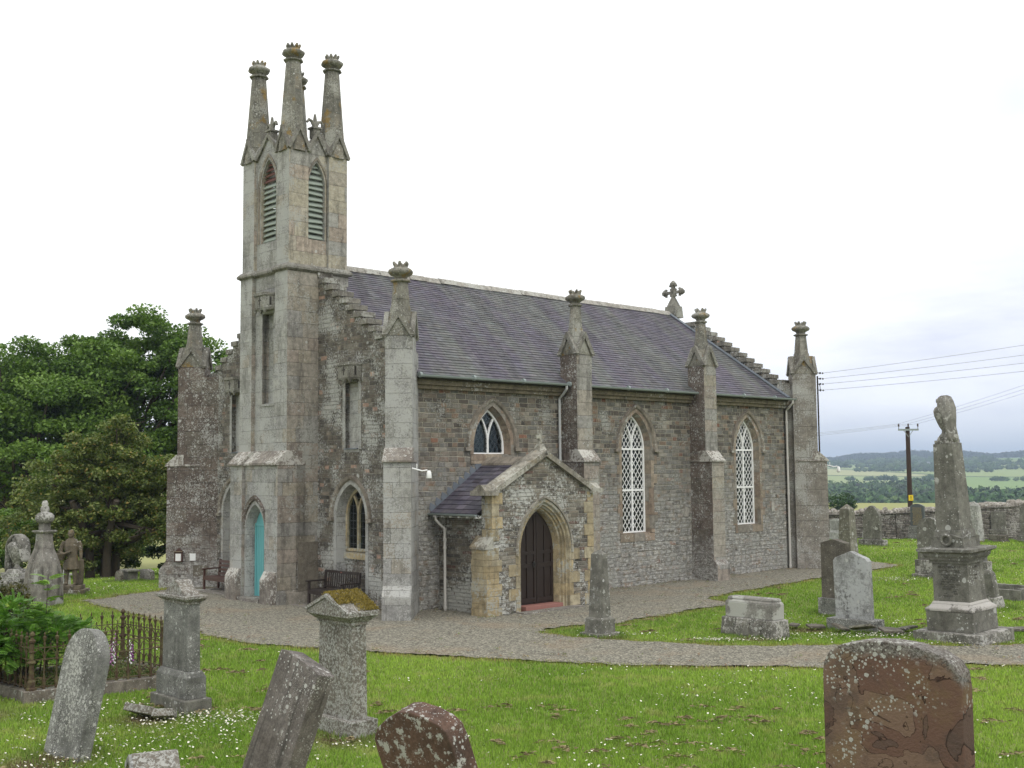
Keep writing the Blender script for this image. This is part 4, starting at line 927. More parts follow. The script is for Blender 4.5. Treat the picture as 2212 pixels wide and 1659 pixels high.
# --- dark stone behind the pale one
o = grave('headstone', 7.72, 27.45, 0, PSI, 'dark brown speckled headstone on a block base, half hidden behind the pale peaked headstone', 'gravestone')
mb = MB(); blk(mb, .78, .42, -.1, .39); mb.build('base', MG_grey, o, bevel=.012)
slab_part('stone_slab', o_peak(.66, 1.31, 1.40), .24, MG_dark, o, z0=.39)
# --- pale peaked stone
o = grave('headstone', 7.40, 24.95, 0, PSI, 'pale grey peaked headstone with dark streaks, broken slates around its low base', 'gravestone')
mb = MB(); blk(mb, 1.16, .42, -.1, .23); mb.build('base', MG_grey, o, bevel=.012)
slab_part('stone_slab', o_peak(.84, 1.30, 1.46, .05), .17, MG_pale, o, z0=.22); lean(o, -1.2, 0)
for (x, y, z, rx, rz, sx_, sy_) in ((6.55, 25.0, .05, .10, .2, .42, .25), (6.95, 24.55, .09, .35, .9, .45, .30), (7.35, 24.25, .12, -.30, -.5, .52, .30), (7.9, 24.15, .07, .12, .2, .50, .36), (8.35, 24.5, .06, -.12, .6, .46, .3), (6.15, 25.3, .04, .05, 1.2, .4, .2)):
    mb = MB(); mb.panel([[(-sx_/2, -sy_/2), (sx_*.4, -sy_*.55), (sx_/2, sy_*.3), (sx_*.1, sy_/2), (-sx_*.45, sy_*.4)]], lambda u, v, d: (u, v, d), .045)
    q = mb.build('broken_slate', MG_dark, None, (x, y, z), rz, bevel=.006); q.rotation_euler = (rx, rx*.5, rz)
    tag(q, 'broken slab piece lying in daisies round the pale peaked headstone', 'stone slab', 'broken slabs round the pale headstone')
# --- the tall urn monument
o = grave('urn_monument', 9.15, 23.45, 0, R(-50), 'tall leaning monument with tapered shaft, projecting cornice and draped urn on top', 'monument')
mb = MB(); blk(mb, 1.50, 1.30, -.15, .20); mb.build('step', MG_base, o, bevel=.02)
mb = MB(); blk(mb, 1.02, .96, .20, .60); mb.build('plinth', MG_monu, o, bevel=.01)
mb = MB(); blk(mb, 1.04, .98, .602, .66); blk(mb, 1.02, .96, .66, .74, .84, .76); blk(mb, .86, .78, .74, .79, .80, .70); mb.build('base_moulding', stone('white_lichen_moulding', [(.3, (.12, .11, .1)), (.6, (.2, .19, .17))], crust=1.0, spot=.5, sc=9, tone=(.55, .52, .50), big=.7, bump=.006), o, bevel=.012)
die = MB(); blk(die, .78, .68, .79, 1.58, .76, .62); die = die.build('die', MG_monu, o, bevel=.006)
text([('IN MEMORY OF', .070, .62), ('JOHN LITTLE', .075, .535)], die, 0, -.325, .84, 0, M_engr)
ills = ['WHO DIED . . . . 18 . .', 'AGED . . YEARS.', 'ALSO . ISABELLA HIS', 'WIFE WHO DIED . . . . .', 'JUNE 18 . . AGED . YEARS', 'ALSO . . THEIR . . .', 'WHO DIED . . . . 18 . .', '. . . . . . . . . AND', 'OF . . . . . . . WIFE', 'WHO DIED . . . . . . .']
text([(s_, .040, .47-k*.047) for k, s_ in enumerate(ills)], die, 0, -.337, .84, 0, M_engr)
text([('. . . . LITTLE .', .058, .62), ('. . . . . . . . .', .05, .54), ('BORN . .', .045, .46), ('DIED . .', .045, .39)], die, .386, 0, .84, R(90), M_engr)
mb = MB(); blk(mb, .84, .72, 1.56, 1.62); blk(mb, .90, .80, 1.62, 1.68); blk(mb, .96, .80, 1.66, 1.70, 1.00, .84); blk(mb, 1.02, .86, 1.70, 1.76); blk(mb, 1.04, .88, 1.76, 1.80, 1.17, 1.01); blk(mb, 1.20, 1.04, 1.80, 1.855); blk(mb, 1.18, 1.02, 1.855, 1.875, .9, .8); mb.build('cornice', MG_monu, o, bevel=.003)
mb = MB(); blk(mb, .70, .66, 1.86, 2.07); mb.panel([[(-.35, 0), (.35, 0), (0, .10)]], lambda u, v, d: (u, -.34+d, 2.07+v), .05); mb.panel([[(-.33, 0), (.33, 0), (0, .10)]], lambda u, v, d: (.36-d, u, 2.07+v), .05); blk(mb, .62, .58, 2.06, 2.22, .58, .54); mb.build('pedestal_block', MG_monu, o, bevel=.006)
mb = MB(); mb.tube([(.10*math.cos(t*math.pi/8), -.36, 2.03+.10*math.sin(t*math.pi/8)) for t in range(17)], .032, 8); mb.build('carved_wreath', MG_monu, o)
mb = MB(); blk(mb, .53, .50, 2.22, 3.98, .42, .38); mb.build('shaft', MG_monu, o, bevel=.006)
mb = MB(); blk(mb, .38, .34, 3.98, 4.05); blk(mb, .30, .28, 4.05, 4.12, .26, .24); mb.build('cap_steps', MG_base, o, bevel=.01)
mb = MB(); mb.lathe(-.04, 0, [(.13, 4.11), (.11, 4.14), (.055, 4.20), (.05, 4.26), (.085, 4.31), (.13, 4.42), (.175, 4.56), (.185, 4.66), (.155, 4.72), (.10, 4.76), (.085, 4.80), (.12, 4.84), (.115, 4.90), (.05, 4.93)], 16, smooth=True)
urn = mb.build('urn', MG_urn, o)
mb = MB(); rings = []
for (z, cx, rx_, ry_) in ((4.02, .14, .07, .17), (4.12, .13, .085, .18), (4.3, .10, .09, .18), (4.5, .08, .13, .20), (4.68, .05, .165, .20), (4.82, .03, .15, .17), (4.92, .02, .12, .13), (4.955, .02, .05, .06)):
    rings.append([(cx+rx_*(1+.13*math.sin(7*t))*math.cos(t), ry_*(1+.11*math.cos(6*t+z*5))*math.sin(t), z+.02*math.sin(5*t)) for t in np.linspace(0, 2*math.pi, 28, endpoint=False)])
mb.loft(rings, smooth=True); mb.build('drapery', MG_urn, urn); lean(o, -2.8, -.5)
mb = MB(); mb.panel([[(-.35, -.16), (.3, -.2), (.36, .12), (-.2, .2)]], lambda u, v, d: (u, v, d), .05); q = mb.build('broken_slate', MG_dark, None, (10.75, 24.6, .0), .3); tag(q, 'dark flat slab piece in the grass at the right foot of the urn monument', 'stone slab')
# --- row at the back right
o = grave('obelisk', 13.42, 45.9, 0, PSI, 'stout grey obelisk with big round white lichen spots, nearest the church corner', 'gravestone')
mb = MB(); blk(mb, .60, .60, -.1, 1.84, .42, .42); blk(mb, .42, .42, 1.84, 2.03, .03, .03); mb.build('shaft', stone('spotted_obelisk_stone', [(.3, (.15, .145, .11)), (.6, (.22, .21, .17))], crust=.15, spot=.5, sc=2.6, stain=.3, bump=.006), o, bevel=.01)
o = grave('headstone', 16.15, 51.4, 0, PSI, 'broad shouldered grey headstone on a low lichened base in front of the boundary wall', 'gravestone')
mb = MB(); blk(mb, 1.22, .45, -.1, .26); mb.build('base', MG_base, o, bevel=.03)
slab_part('stone_slab', [(-.42, 0), (.42, 0), (.41, 1.05), (.36, 1.16), (.22, 1.38), (.10, 1.50), (0, 1.53), (-.10, 1.50), (-.22, 1.38), (-.36, 1.16), (-.41, 1.05)], .2, MG_monu, o, z0=.25)
o = grave('headstone', 20.4, 57.6, 0, PSI, 'polished dark headstone with gold lettering and a curved top against the boundary wall', 'gravestone')
mb = MB(); blk(mb, .98, .36, -.1, .16); blk(mb, .86, .30, .16, .52); mb.build('base', MG_grey, o, bevel=.01)
s_ = slab_part('stone_slab', o_round(.72, 1.12, .12), .13, MG_black, o, z0=.52)
mb = MB(); random.seed(4)
for k in range(17):
    x = -.25+random.random()*.05; z = 1.42-k*.053
    while x < .24: w_ = random.uniform(.012, .028); mb.box(x, x+w_, -.070, -.066, z, z+.026); x += w_+random.choice((.010, .010, .03))
mb.build('gold_lettering', M_gold, s_)
o = grave('headstone', 15.7, 55.5, 0, PSI, 'pale grey modern headstone half hidden by the far church corner', 'gravestone')
mb = MB(); blk(mb, .85, .32, -.1, .38); mb.build('base', MG_white, o, bevel=.01)
s_ = slab_part('stone_slab', o_round(.68, .64, .08), .1, MG_white, o, z0=.38)
mb = MB()
for k in range(8):
    x = -.28; z = .88-k*.055
    while x < .24: w_ = random.uniform(.015, .035); mb.box(x, x+w_, -.054, -.051, z, z+.018); x += w_+.015
mb.build('inscription', M_engr, s_)
o = grave('headstone', 17.7, 57.0, 0, PSI, 'narrow pale headstone left of the broad shouldered grey headstone, against the wall', 'gravestone')
mb = MB(); blk(mb, .5, .3, -.1, .28); mb.build('base', MG_white, o, bevel=.01); slab_part('stone_slab', o_peak(.40, .72, .74), .1, MG_white, o, z0=.28)
o = grave('headstone', 13.25, 36.4, 0, PSI, 'round topped headstone on a tall base, mostly hidden behind the urn monument', 'gravestone')
mb = MB(); blk(mb, 1.06, .5, -.1, .10); blk(mb, .90, .36, .10, .55); mb.build('base', MG_base, o, bevel=.015); slab_part('stone_slab', o_round(.78, 1.34, .35), .18, MG_monu, o, z0=.55)
o = grave('obelisk', 21.6, 53.5, 0, PSI, 'tall pale lichened obelisk with a pointed top, right behind the urn monument', 'gravestone')
mb = MB(); blk(mb, .66, .66, -.1, 1.66, .42, .42); blk(mb, .42, .42, 1.66, 1.86, .03, .03); mb.build('shaft', stone('white_spotted_stone', [(.3, (.2, .2, .18)), (.6, (.28, .28, .26))], crust=.5, spot=.5, sc=4, stain=.2, tone=(.55, .54, .52)), o, bevel=.01)
o = grave('headstone', 15.75, 38.7, 0, PSI, 'small grey square headstone on a block, right behind the urn monument', 'gravestone')
mb = MB(); blk(mb, .66, .4, -.1, .30); mb.build('base', MG_base, o, bevel=.015); mb = MB(); blk(mb, .42, .26, .30, .60); mb.build('stone_slab', MG_grey, o, bevel=.01)
o = grave('broken_pillar', 11.95, 28.75, 0, PSI, 'short broken pillar on a mossy block in front of the kerbed grave', 'gravestone')
mb = MB(); blk(mb, .54, .46, -.1, .24, .46, .38); mb.build('base', MG_base, o, bevel=.02)
mb = MB(); blk(mb, .36, .30, .24, .82, .27, .24); blk(mb, .27, .24, .82, .91, .14, .12); mb.build('shaft', MG_monu, o, bevel=.012); lean(o, -4, 0)
o = grave('grave_kerb', 13.0, 30.9, 0, PSI, 'low rectangular stone grave kerb behind the short broken pillar', 'grave kerb')
mb = MB(); mb.box(-.85, .85, -.55, -.42, -.1, .26); mb.box(-.85, .85, .42, .55, -.1, .30); mb.box(-.85, -.72, -.419, .419, -.1, .28); mb.box(.72, .85, -.419, .419, -.1, .28); mb.build('kerb_stones', MG_monu, o, bevel=.01)
o = grave('stone_block', 22.0, 53.9, 0, PSI, 'low dark rectangular stone block between the pale obelisk and the boundary wall', 'stone block')
mb = MB(); mb.box(-.4, .4, -.18, .18, -.05, .30); mb.box(-.44, .44, -.22, .22, -.1, .05); mb.build('block', MG_dark, o, bevel=.015); o.location = (22.6, 53.3, 0)
o = grave('headstone', 25.9, 61.0, 0, R(-30), 'worn square headstone leaning against the drystone boundary wall at right', 'gravestone')
mb = MB(); blk(mb, .9, .3, -.1, .12); mb.build('base', MG_base, o, bevel=.02); slab_part('stone_slab', o_peak(.72, .94, .98, .03), .14, MG_monu, o, z0=.12)
o = grave('headstone', 23.85, 52.7, 0, PSI, 'tall grey headstone on a plain base cut off by the right picture edge', 'gravestone')
mb = MB(); blk(mb, 1.15, .42, -.1, .30, 1.05, .34); mb.build('base', MG_monu, o, bevel=.015); slab_part('stone_slab', o_round(.88, 1.52, .2), .2, MG_monu, o, z0=.30)

# --- left lawn
o = grave('headstone', -5.62, 14.52, 0, R(-42), 'round topped grey headstone speckled with lichen, leaning back in front of the railing', 'gravestone')
slab_part('stone_slab', [(u, v-.2) for u, v in o_round(.88, 1.76, .40, 14)], .17, MG_grey, o, bevel=.010); lean(o, 8.6, 6.5)
o = grave('pedestal_tomb', -5.02, 17.35, 0, PSI, 'grey pedestal headstone with moulded cornice and small curved top, beside the railing', 'gravestone')
mb = MB(); blk(mb, 1.12, .44, -.12, .19); mb.build('base_slab', MG_monu, o, bevel=.02)
mb = MB(); blk(mb, .94, .33, .19, .50); blk(mb, .94, .33, .50, .58, .84, .25); mb.build('plinth', MG_grey, o, bevel=.006)
mb = MB(); blk(mb, .80, .21, .58, 1.57, .76, .20); mb.build('die', MG_grey, o, bevel=.008)
mb = MB(); blk(mb, .80, .24, 1.56, 1.60); blk(mb, .84, .28, 1.60, 1.64, .92, .36); blk(mb, .94, .38, 1.64, 1.685); mb.build('cornice', MG_lich, o, bevel=.006)
mb = MB(); mb.panel([[(-.33, 0), (.33, 0), (.30, .05), (.17, .10), (.09, .19), (0, .22), (-.09, .19), (-.17, .10), (-.30, .05)]], lambda u, v, d: (u, -.12+d, 1.684+v), .24); mb.build('curved_top', MG_lich, o, bevel=.008)
for (x, y, sx_, sy_, rz, rx) in ((-5.33, 16.72, .62, .40, -.6, -.42), (-5.02, 16.55, .34, .18, .1, -.5)):
    mb = MB(); mb.panel([[(-sx_/2, -sy_/2), (sx_*.4, -sy_*.5), (sx_/2, sy_*.3), (sx_*.1, sy_/2), (-sx_*.45, sy_*.4)]], lambda u, v, d: (u, v, d), .11)
    q = mb.build('broken_slate', MG_lich, None, (x, y, .02), rz, bevel=.012); q.rotation_euler = (rx, 0, rz)
    tag(q, 'broken slab lying against the foot of the pedestal headstone beside the railing', 'stone slab', 'broken slabs at the pedestal headstone')
def pediment_stone(o, w_, t, h, m, mtop):
    """body, moulding and a gabled block on top (ridge front to back)"""
    mb = MB(); blk(mb, w_, t, .18, h, w_-.03, t-.02); b = mb.build('body', m, o, bevel=.012)
    mb = MB(); blk(mb, w_+.01, t+.03, h-.02, h+.02); blk(mb, w_+.01, t+.05, h+.02, h+.10, w_+.13, t+.26); blk(mb, w_+.15, t+.29, h+.10, h+.125); mb.build('moulding', mtop, o, bevel=.004)
    mb = MB(); a = w_/2+.075; zb = h+.124; pk = .27*(w_/.84)**.5; mb.panel([[(-a, 0), (a, 0), (a, .035), (.03, pk), (-.03, pk), (-a, .035)]], lambda u, v, d: (u, -(t/2+.145)+d, zb+v), t+.29); top = mb.build('pediment', mtop, o, bevel=.005)
    mb = MB(); 
    for s_ in (-1, 1): mb.bar((s_*(a-.01), -(t/2+.143), zb+.045), (s_*.0, -(t/2+.143), zb+pk-.02), .045, .022, (0, -1, 0))
    mb.build('pediment_moulding', m, top)
    return top
o = grave('pediment_headstone', -2.36, 15.80, 0, PSI, 'thick lichen crusted headstone with a gabled top covered in golden moss', 'gravestone')
mb = MB(); blk(mb, 1.04, .44, -.1, .19); mb.build('base', MG_lich, o, bevel=.012)
pt = pediment_stone(o, .82, .25, 1.46, MG_lich, MG_lich)
rng = np.random.default_rng(5)
P = []; Cc = []
for _ in range(5200):
    s_ = rng.random()**.8; q = rng.random(); x = .02+.46*s_; 
    if rng.random() < .12: x = -x*.25
    elif x > .30 and q < .35+.4*rng.random(): continue
    y = -.27+.54*q; z = 1.584+.27-max(0, abs(x)-.03)*(.235/.465)+.004
    z += rng.random()*.022; a = rng.random()*6.28; l_ = .010; d1 = np.array([math.cos(a), math.sin(a), 0])*l_; d2 = np.array([0, 0, l_*1.5])+rng.normal(0, .006, 3)
    c0 = np.array([x, y, z]); P.append([c0-d1, c0+d1, c0+d2]); g_ = rng.random(); Cc.append([.13+.20*g_, .105+.15*g_, .022+.05*g_])
mo = quads('moss_cushion', np.array(P), np.array(Cc), M_vc, pt)
# three near stones cut by the bottom edge
def gz(y): return 0.0 if y > 13 else min(1.9, .24*(13.0-y)*(1 if y < 12 else (13.0-y)))
o = grave('headstone', -2.26, 10.05, .46, R(-42), 'brown streaked flat topped slab leaning steeply right, near the bottom of the picture', 'gravestone')
slab_part('stone_slab', [(-.29, -.25), (.29, -.25), (.29, 1.43), (.20, 1.455), (.02, 1.47), (-.2, 1.485), (-.29, 1.47)], .19, MG_bsl, o, bevel=.006); lean(o, 18, 1.5)
o = grave('pediment_headstone', -2.62, 8.15, .96, R(-66), 'top of a mossless grey gabled headstone cut off by the bottom edge at left', 'gravestone')
pediment_stone(o, .34, .02, .28, MG_pale, MG_lich); o.location = (-2.52, 8.1, .985)
o = grave('headstone', -.47, 8.1, 1.04, R(-38), 'brown round shouldered headstone tilting left, cut off by the bottom edge', 'gravestone')
slab_part('stone_slab', [(-.36, -.35), (.36, -.35), (.36, .62), (.345, .70), (.29, .76), (.18, .82), (.05, .865), (-.05, .87), (-.18, .83), (-.30, .77), (-.36, .70), (-.37, .62)], .18, MG_brown, o, bevel=.010); lean(o, -17, -4)
# red sandstone slab, flaking
g = G('flaking_red_sandstone', .9, .2); v = g.coord(); nn = g.noise(g.n('Mapping', None, Vector=v, Scale=(1, .3, 1), Location=(3.1, 0, 1.7)).outputs[0], 2.3, 5, .52, .7)
lv = g.mth('MULTIPLY', nn, 8.0); fl = g.mth('FLOOR', lv); frc = g.mth('FRACT', lv)
rr_ = g.n('TexWhiteNoise', dict(noise_dimensions='1D'), W=fl).outputs['Value']
c = g.ramp(rr_, [(0, (.14, .082, .062)), (.3, (.175, .108, .083)), (.55, (.11, .072, .058)), (.8, (.185, .122, .09))])
c = g.mix(g.mth('MULTIPLY', g.step(g.noise(v, 3, 5, .6), .5, .65), .5), c, (.17, .12, .06))
c = g.mix(g.mth('MULTIPLY', g.step(frc, .13, .02), .85), c, (.025, .014, .011))
c = g.mix(g.mth('MULTIPLY', g.step(g.noise(v, 2.2, 6, .7), .5, .62), .5), c, (.06, .05, .045))
z_ = g.n('SeparateXYZ', None, Vector=v)
ez = g.mth('ADD', g.mth('ADD', z_.outputs[2], g.mth('MULTIPLY', g.mth('POWER', g.mth('ABSOLUTE', g.mth('DIVIDE', z_.outputs[0], .43)), 6.0), .14)), g.mth('MULTIPLY', g.noise(v, 9, 5, .75), .22))
edge = g.step(ez, 1.12, 1.20)
c = g.mix(g.mth('MULTIPLY', edge, .8), c, g.mix(g.step(g.noise(v, 55, 5, .8), .4, .6), (.06, .056, .05), (.27, .265, .25)))
cl_ = g.step(g.mth('ADD', g.noise(v, 3.2, 3), g.mth('SUBTRACT', g.mth('MULTIPLY', g.mth('SUBTRACT', z_.outputs[2], .8), .25), g.mth('MULTIPLY', z_.outputs[0], .16))), .50, .60)
sp_ = g.mth('MULTIPLY', g.mth('MAXIMUM', spots(g, v, 19, .60, .34), g.mth('MAXIMUM', spots(g, v, 34, .5, .36, 2.2), spots(g, v, 70, .4, .4, 1.2))), cl_); c = g.mix(sp_, c, g.mix(g.noise(v, 90, 2), (.33, .33, .30), (.46, .46, .43)))
g.bump(g.mth('ADD', g.mth('MULTIPLY', fl, .8), g.mth('MULTIPLY', g.noise(v, 45, 5, .7), .35)), .03); M_flake = g.col(c)
o = grave('headstone', 2.29, 6.95, 1.33, R(-42), 'large flaking red sandstone headstone with white lichen discs, nearest the camera at bottom right', 'gravestone')
slab_part('stone_slab', [(-.43, -.35), (.43, -.35), (.43, .90), (.42, .98), (.38, 1.04), (.30, 1.085), (.15, 1.12), (0, 1.13), (-.15, 1.12), (-.30, 1.085), (-.38, 1.04), (-.42, .97), (-.43, .90)], .17, M_flake, o, bevel=.010)
RED = o
# --- bell shaped monument with knob
o = grave('bell_monument', -12.72, 31.0, 0, R(-30), 'tall grey bell sided monument with a collar and carved knob, left of the statue', 'monument')
mb = MB(); rr = []
for z, s_ in ((-.1, .37), (.25, .37), (.6, .36), (.9, .33), (1.15, .29), (1.35, .235), (1.5, .19), (1.7, .165), (1.92, .155)): rr.append([(-s_, -s_, z), (s_, -s_, z), (s_, s_, z), (-s_, s_, z)])
mb.loft(rr); mb.build('bell_body', stone('streaked_bell_stone', [(.3, (.15, .135, .12)), (.6, (.25, .235, .215))], crust=.5, spot=.08, stain=.7, big=.8, tone=(.42, .42, .40)), o, bevel=.02)
mb = MB(); blk(mb, .34, .34, 1.91, 1.96, .44, .44); blk(mb, .46, .46, 1.96, 2.00); blk(mb, .22, .22, 2.0, 2.20); mb.build('collar', MG_urn, o, bevel=.008)
mb = MB(); rings = []
for r_, z in ((.10, 2.18), (.20, 2.22), (.25, 2.30), (.24, 2.40), (.18, 2.46), (.10, 2.49), (.12, 2.56), (.10, 2.64), (.075, 2.66), (.085, 2.72), (.06, 2.79), (.02, 2.81)):
    rings.append([(r_*(1+.14*math.cos(4*t))*math.cos(t), r_*(1+.14*math.cos(4*t))*math.sin(t), z) for t in np.linspace(0, 2*math.pi, 24, endpoint=False)])
mb.loft(rings, smooth=True); mb.build('carved_knob', MG_urn, o)
# --- draped urn monument
o = grave('draped_urn_tomb', -14.05, 32.4, 0, R(-25), 'weathered stone urn hung with a heavy cloth on a stepped tomb at the left edge', 'monument')
mb = MB(); mb.box(-.62, .42, -.36, .36, -.1, .55); mb.panel([[(-.30, .0), (.30, .0), (.30, .2), (.2, .38), (0, .46), (-.2, .38), (-.30, .2)]], lambda u, v, d: (u, -.42+d, .05+v), .08); mb.build('tomb_chest', MG_base, o, bevel=.02)
mb = MB(); blk(mb, .92, .62, .55, .64); blk(mb, .74, .5, .64, .76); blk(mb, .52, .38, .76, .86, .4, .3); mb.build('steps', MG_urn, o, bevel=.012)
mb = MB(); mb.lathe(0, 0, [(.14, .86), (.07, .92), (.06, .98), (.12, 1.06), (.20, 1.22), (.26, 1.42), (.27, 1.52), (.20, 1.60), (.13, 1.64), (.16, 1.70), (.10, 1.76), (.03, 1.80)], 16, smooth=True); urn = mb.build('urn', MG_urn, o)
mb = MB()
for s_ in (-1, 1):
    rings = []
    for (z, x, rx_, ry_) in ((.72 if s_ < 0 else 1.06, s_*.33, .05, .12), (.95 if s_ < 0 else 1.15, s_*.31, .07, .16), (1.25, s_*.28, .07, .18), (1.5, s_*.26, .07, .2), (1.68, s_*.18, .08, .2), (1.80, s_*.05, .10, .17), (1.84, 0, .04, .1)):
        rings.append([(x+rx_*(1+.2*math.sin(6*t+z*4))*math.cos(t), ry_*(1+.12*math.cos(5*t))*math.sin(t), z) for t in np.linspace(0, 2*math.pi, 20, endpoint=False)])
    mb.loft(rings, smooth=True)
mb.build('cloth', MG_urn, urn)
# --- statue: a man in a long coat with a basket on his arm
o = grave('statue', -13.12, 33.95, 0, R(6), 'stone statue of a standing man in a long coat, basket on his arm', 'statue')
mb = MB(); blk(mb, .92, .72, -.1, .12); blk(mb, .70, .56, .12, .24); mb.build('pedestal', MG_stat, o, bevel=.012)
mb = MB()
def ell(cx, cy, z, rx_, ry_, n=18, f=0): return [(cx+rx_*(1+f*math.cos(9*t))*math.cos(t), cy+ry_*(1+f*math.cos(9*t))*math.sin(t), z) for t in np.linspace(0, 2*math.pi, n, endpoint=False)]
mb.loft([ell(0, 0, .70, .235, .175, 36, .03), ell(0, 0, .74, .235, .175, 36, .03), ell(0, 0, .95, .205, .155, 36, .02), ell(0, 0, 1.12, .175, .13), ell(0, -.005, 1.22, .18, .135), ell(0, -.01, 1.40, .205, .14), ell(0, 0, 1.50, .21, .125), ell(0, 0, 1.56, .17, .10), ell(0, 0, 1.60, .085, .075), ell(0, -.005, 1.64, .06, .06), ell(0, -.01, 1.68, .058, .06)])
mb.loft([ell(-.01, -.02, 1.64, .05, .05), ell(-.01, -.03, 1.67, .072, .078), ell(-.01, -.03, 1.72, .082, .094), ell(-.01, -.025, 1.78, .086, .10), ell(-.01, -.015, 1.83, .078, .092), ell(-.01, -.01, 1.87, .045, .055)])   # head
mb.tube([(-.01, -.115, 1.775), (-.012, -.145, 1.74), (-.01, -.115, 1.725)], .016, 6)        # nose
mb.tube([(-.05, -.11, 1.785), (.03, -.11, 1.785)], .014, 6); mb.tube([(-.04, -.115, 1.695), (.02, -.115, 1.695)], .012, 6); mb.tube([(-.01, -.08, 1.67), (-.01, -.10, 1.655)], .03, 6)
for s_ in (-1, 1): mb.tube([(-.01+s_*.085, -.01, 1.76), (-.01+s_*.09, -.01, 1.73)], .02, 6)
for s_, fx in ((-1, -.13), (1, .12)):   # legs, shoes
    mb.tube([(fx*.9, 0, .74), (fx*.95, -.01, .56), (fx, 0, .50), (fx, .01, .40), (fx*1.02, .0, .28)], .085, 10, .055); mb.tube([(fx*1.02, .04, .275), (fx*1.05, -.06, .275), (fx*1.15, -.17, .265)], .055, 8, .04)
# arms: his right (image left) folded across with the basket, his left hanging
mb.tube([(-.20, 0, 1.52), (-.27, -.01, 1.38), (-.29, -.03, 1.22), (-.27, -.08, 1.17)], .068, 10, .056); mb.tube([(-.28, -.06, 1.18), (-.16, -.15, 1.16), (-.07, -.18, 1.20)], .055, 10, .040)
mb.tube([(-.08, -.18, 1.20), (.02, -.185, 1.23)], .038, 8, .028)
for k in range(4): mb.tube([(.0, -.185, 1.215+k*.013), (.04, -.195, 1.225+k*.016), (.07-.008*k, -.18, 1.23+k*.018)], .011, 5, .008)
mb.tube([(-.01, -.185, 1.24), (.01, -.2, 1.28)], .012, 5)
mb.tube([(.20, 0, 1.52), (.26, .0, 1.38), (.27, .01, 1.22), (.275, -.01, 1.10), (.28, -.02, 1.02)], .068, 10, .045); mb.tube([(.28, -.02, 1.03), (.285, -.03, .95)], .042, 8, .035)
for k in range(4): mb.tube([(.27+.0, -.055+.02*k, .96), (.275, -.055+.02*k, .90), (.265, -.05+.02*k, .86)], .012, 5, .008)
mb.tube([(.275, -.06, .98), (.26, -.085, .93)], .013, 5)
mb.tube([(.30, .0, .98), (.30, .02, .75), (.27, .06, .50), (.25, .08, .22)], .07, 8, .09)    # cloth and stump support behind him
body = mb.build('person', MG_stat, o)
rm = body.modifiers.new('fuse', 'REMESH'); rm.mode = 'VOXEL'; rm.voxel_size = .012; rm.use_smooth_shade = True
mb = MB()
for k in range(5): mb.tube([(0.0, -.175-.0*k, 1.02+k*.085), (0.0, -.182, 1.02+k*.085)], .012, 6)
mb.build('coat_buttons', MG_stat, body)
mb = MB(); bx_, by_ = -.34, -.10
for k in range(5): z = 1.0+k*.040; r_ = .105+.014*k; mb.tube([(bx_+r_*1.25*math.cos(t), by_+r_*.9*math.sin(t), z) for t in np.linspace(0, 2*math.pi, 19)], .021, 6)
mb.tube([(bx_+.0, by_-.11, 1.15), (bx_+.02, by_-.09, 1.27), (bx_+.03, by_, 1.30), (bx_+.02, by_+.09, 1.27), (bx_, by_+.11, 1.15)], .014, 6); mb.lathe(bx_, by_, [(.02, .985), (.10, .99), (.12, 1.14)], 12)
mb.build('basket', MG_stat, o)
# --- little stones by the far trees
o = grave('headstone', -13.15, 38.2, -.05, PSI, 'tiny dark round topped stone under the holly tree', 'gravestone'); slab_part('stone_slab', o_round(.42, .34, .16), .12, MG_dark, o)
o = grave('table_tomb', -12.9, 38.5, -.05, PSI, 'small table tomb with an overhanging slab, at the edge of the lawn by the trees', 'gravestone')
mb = MB(); blk(mb, .50, .34, -.1, .30); mb.build('chest', MG_monu, o, bevel=.01); mb = MB(); blk(mb, .66, .46, .30, .36); mb.build('slab', MG_monu, o, bevel=.01)
o = grave('headstone', -12.35, 38.6, -.05, PSI, 'low wide lichened stone right of the small table tomb', 'gravestone'); slab_part('stone_slab', [(-.42, 0), (.42, 0), (.38, .30), (.1, .37), (-.36, .34)], .16, MG_lich, o)
o = grave('obelisk', -14.3, 36.6, 0, PSI, 'small pale pedestal stone seen between the legs of the statue', 'gravestone')
mb = MB(); blk(mb, .24, .24, .0, .3, .2, .2); blk(mb, .34, .3, .3, .35); blk(mb, .16, .16, .35, .62, .13, .13); mb.build('shaft', MG_white, o)

# ------------------------------------------------------------------ railed grave plot
RA, RC = Vector((-7.5, 17.9, 0)), Vector((-5.55, 19.35, 0)); RV = Vector((-1.53, 1.45, 0)); RB = RC+RV; RD = RA+RV
rail = grave('grave_railing', RA.x, RA.y, 0, 0, 'rusty green cast iron railing with spiked finials around a planted grave plot', 'railing')
rail.location = (0, 0, 0)
kb = MB()
for a, b in ((RA, RC), (RC, RB), (RB, RD), (RD, RA)):
    t = (b-a).normalized(); kb.bar(a-t*.13+Vector((0, 0, -.1)), b+t*.129+Vector((0, 0, -.1)), .22, .27, (0, 0, 1)) if (a == RA or a == RB) else kb.bar(a+t*.12+Vector((0, 0, -.1)), b-t*.12+Vector((0, 0, -.1)), .20, .265, (0, 0, 1))
kb.build('stone_kerb', MG_brown if False else stone('kerb_stone', [(.3, (.13, .11, .09)), (.6, (.2, .175, .15))], crust=.45, spot=.15, stain=.4, bump=.01), rail, bevel=.012)
def baluster(p, h=.74):
    mb = MB(); x, y = p.x, p.y; z = .17
    mb.lathe(x, y, [(.026, z), (.026, z+.16), (.018, z+.18), (.013, z+.22), (.012, z+.42), (.022, z+.45), (.012, z+.48), (.012, z+.66), (.02, z+.69), (.013, z+.72), (.03, z+.78), (.034, z+.80), (.012, z+.81), (.010, z+.83), (.016, z+.85), (.002, z+.88)], 6); return mb.build('baluster', M_iron, rail)
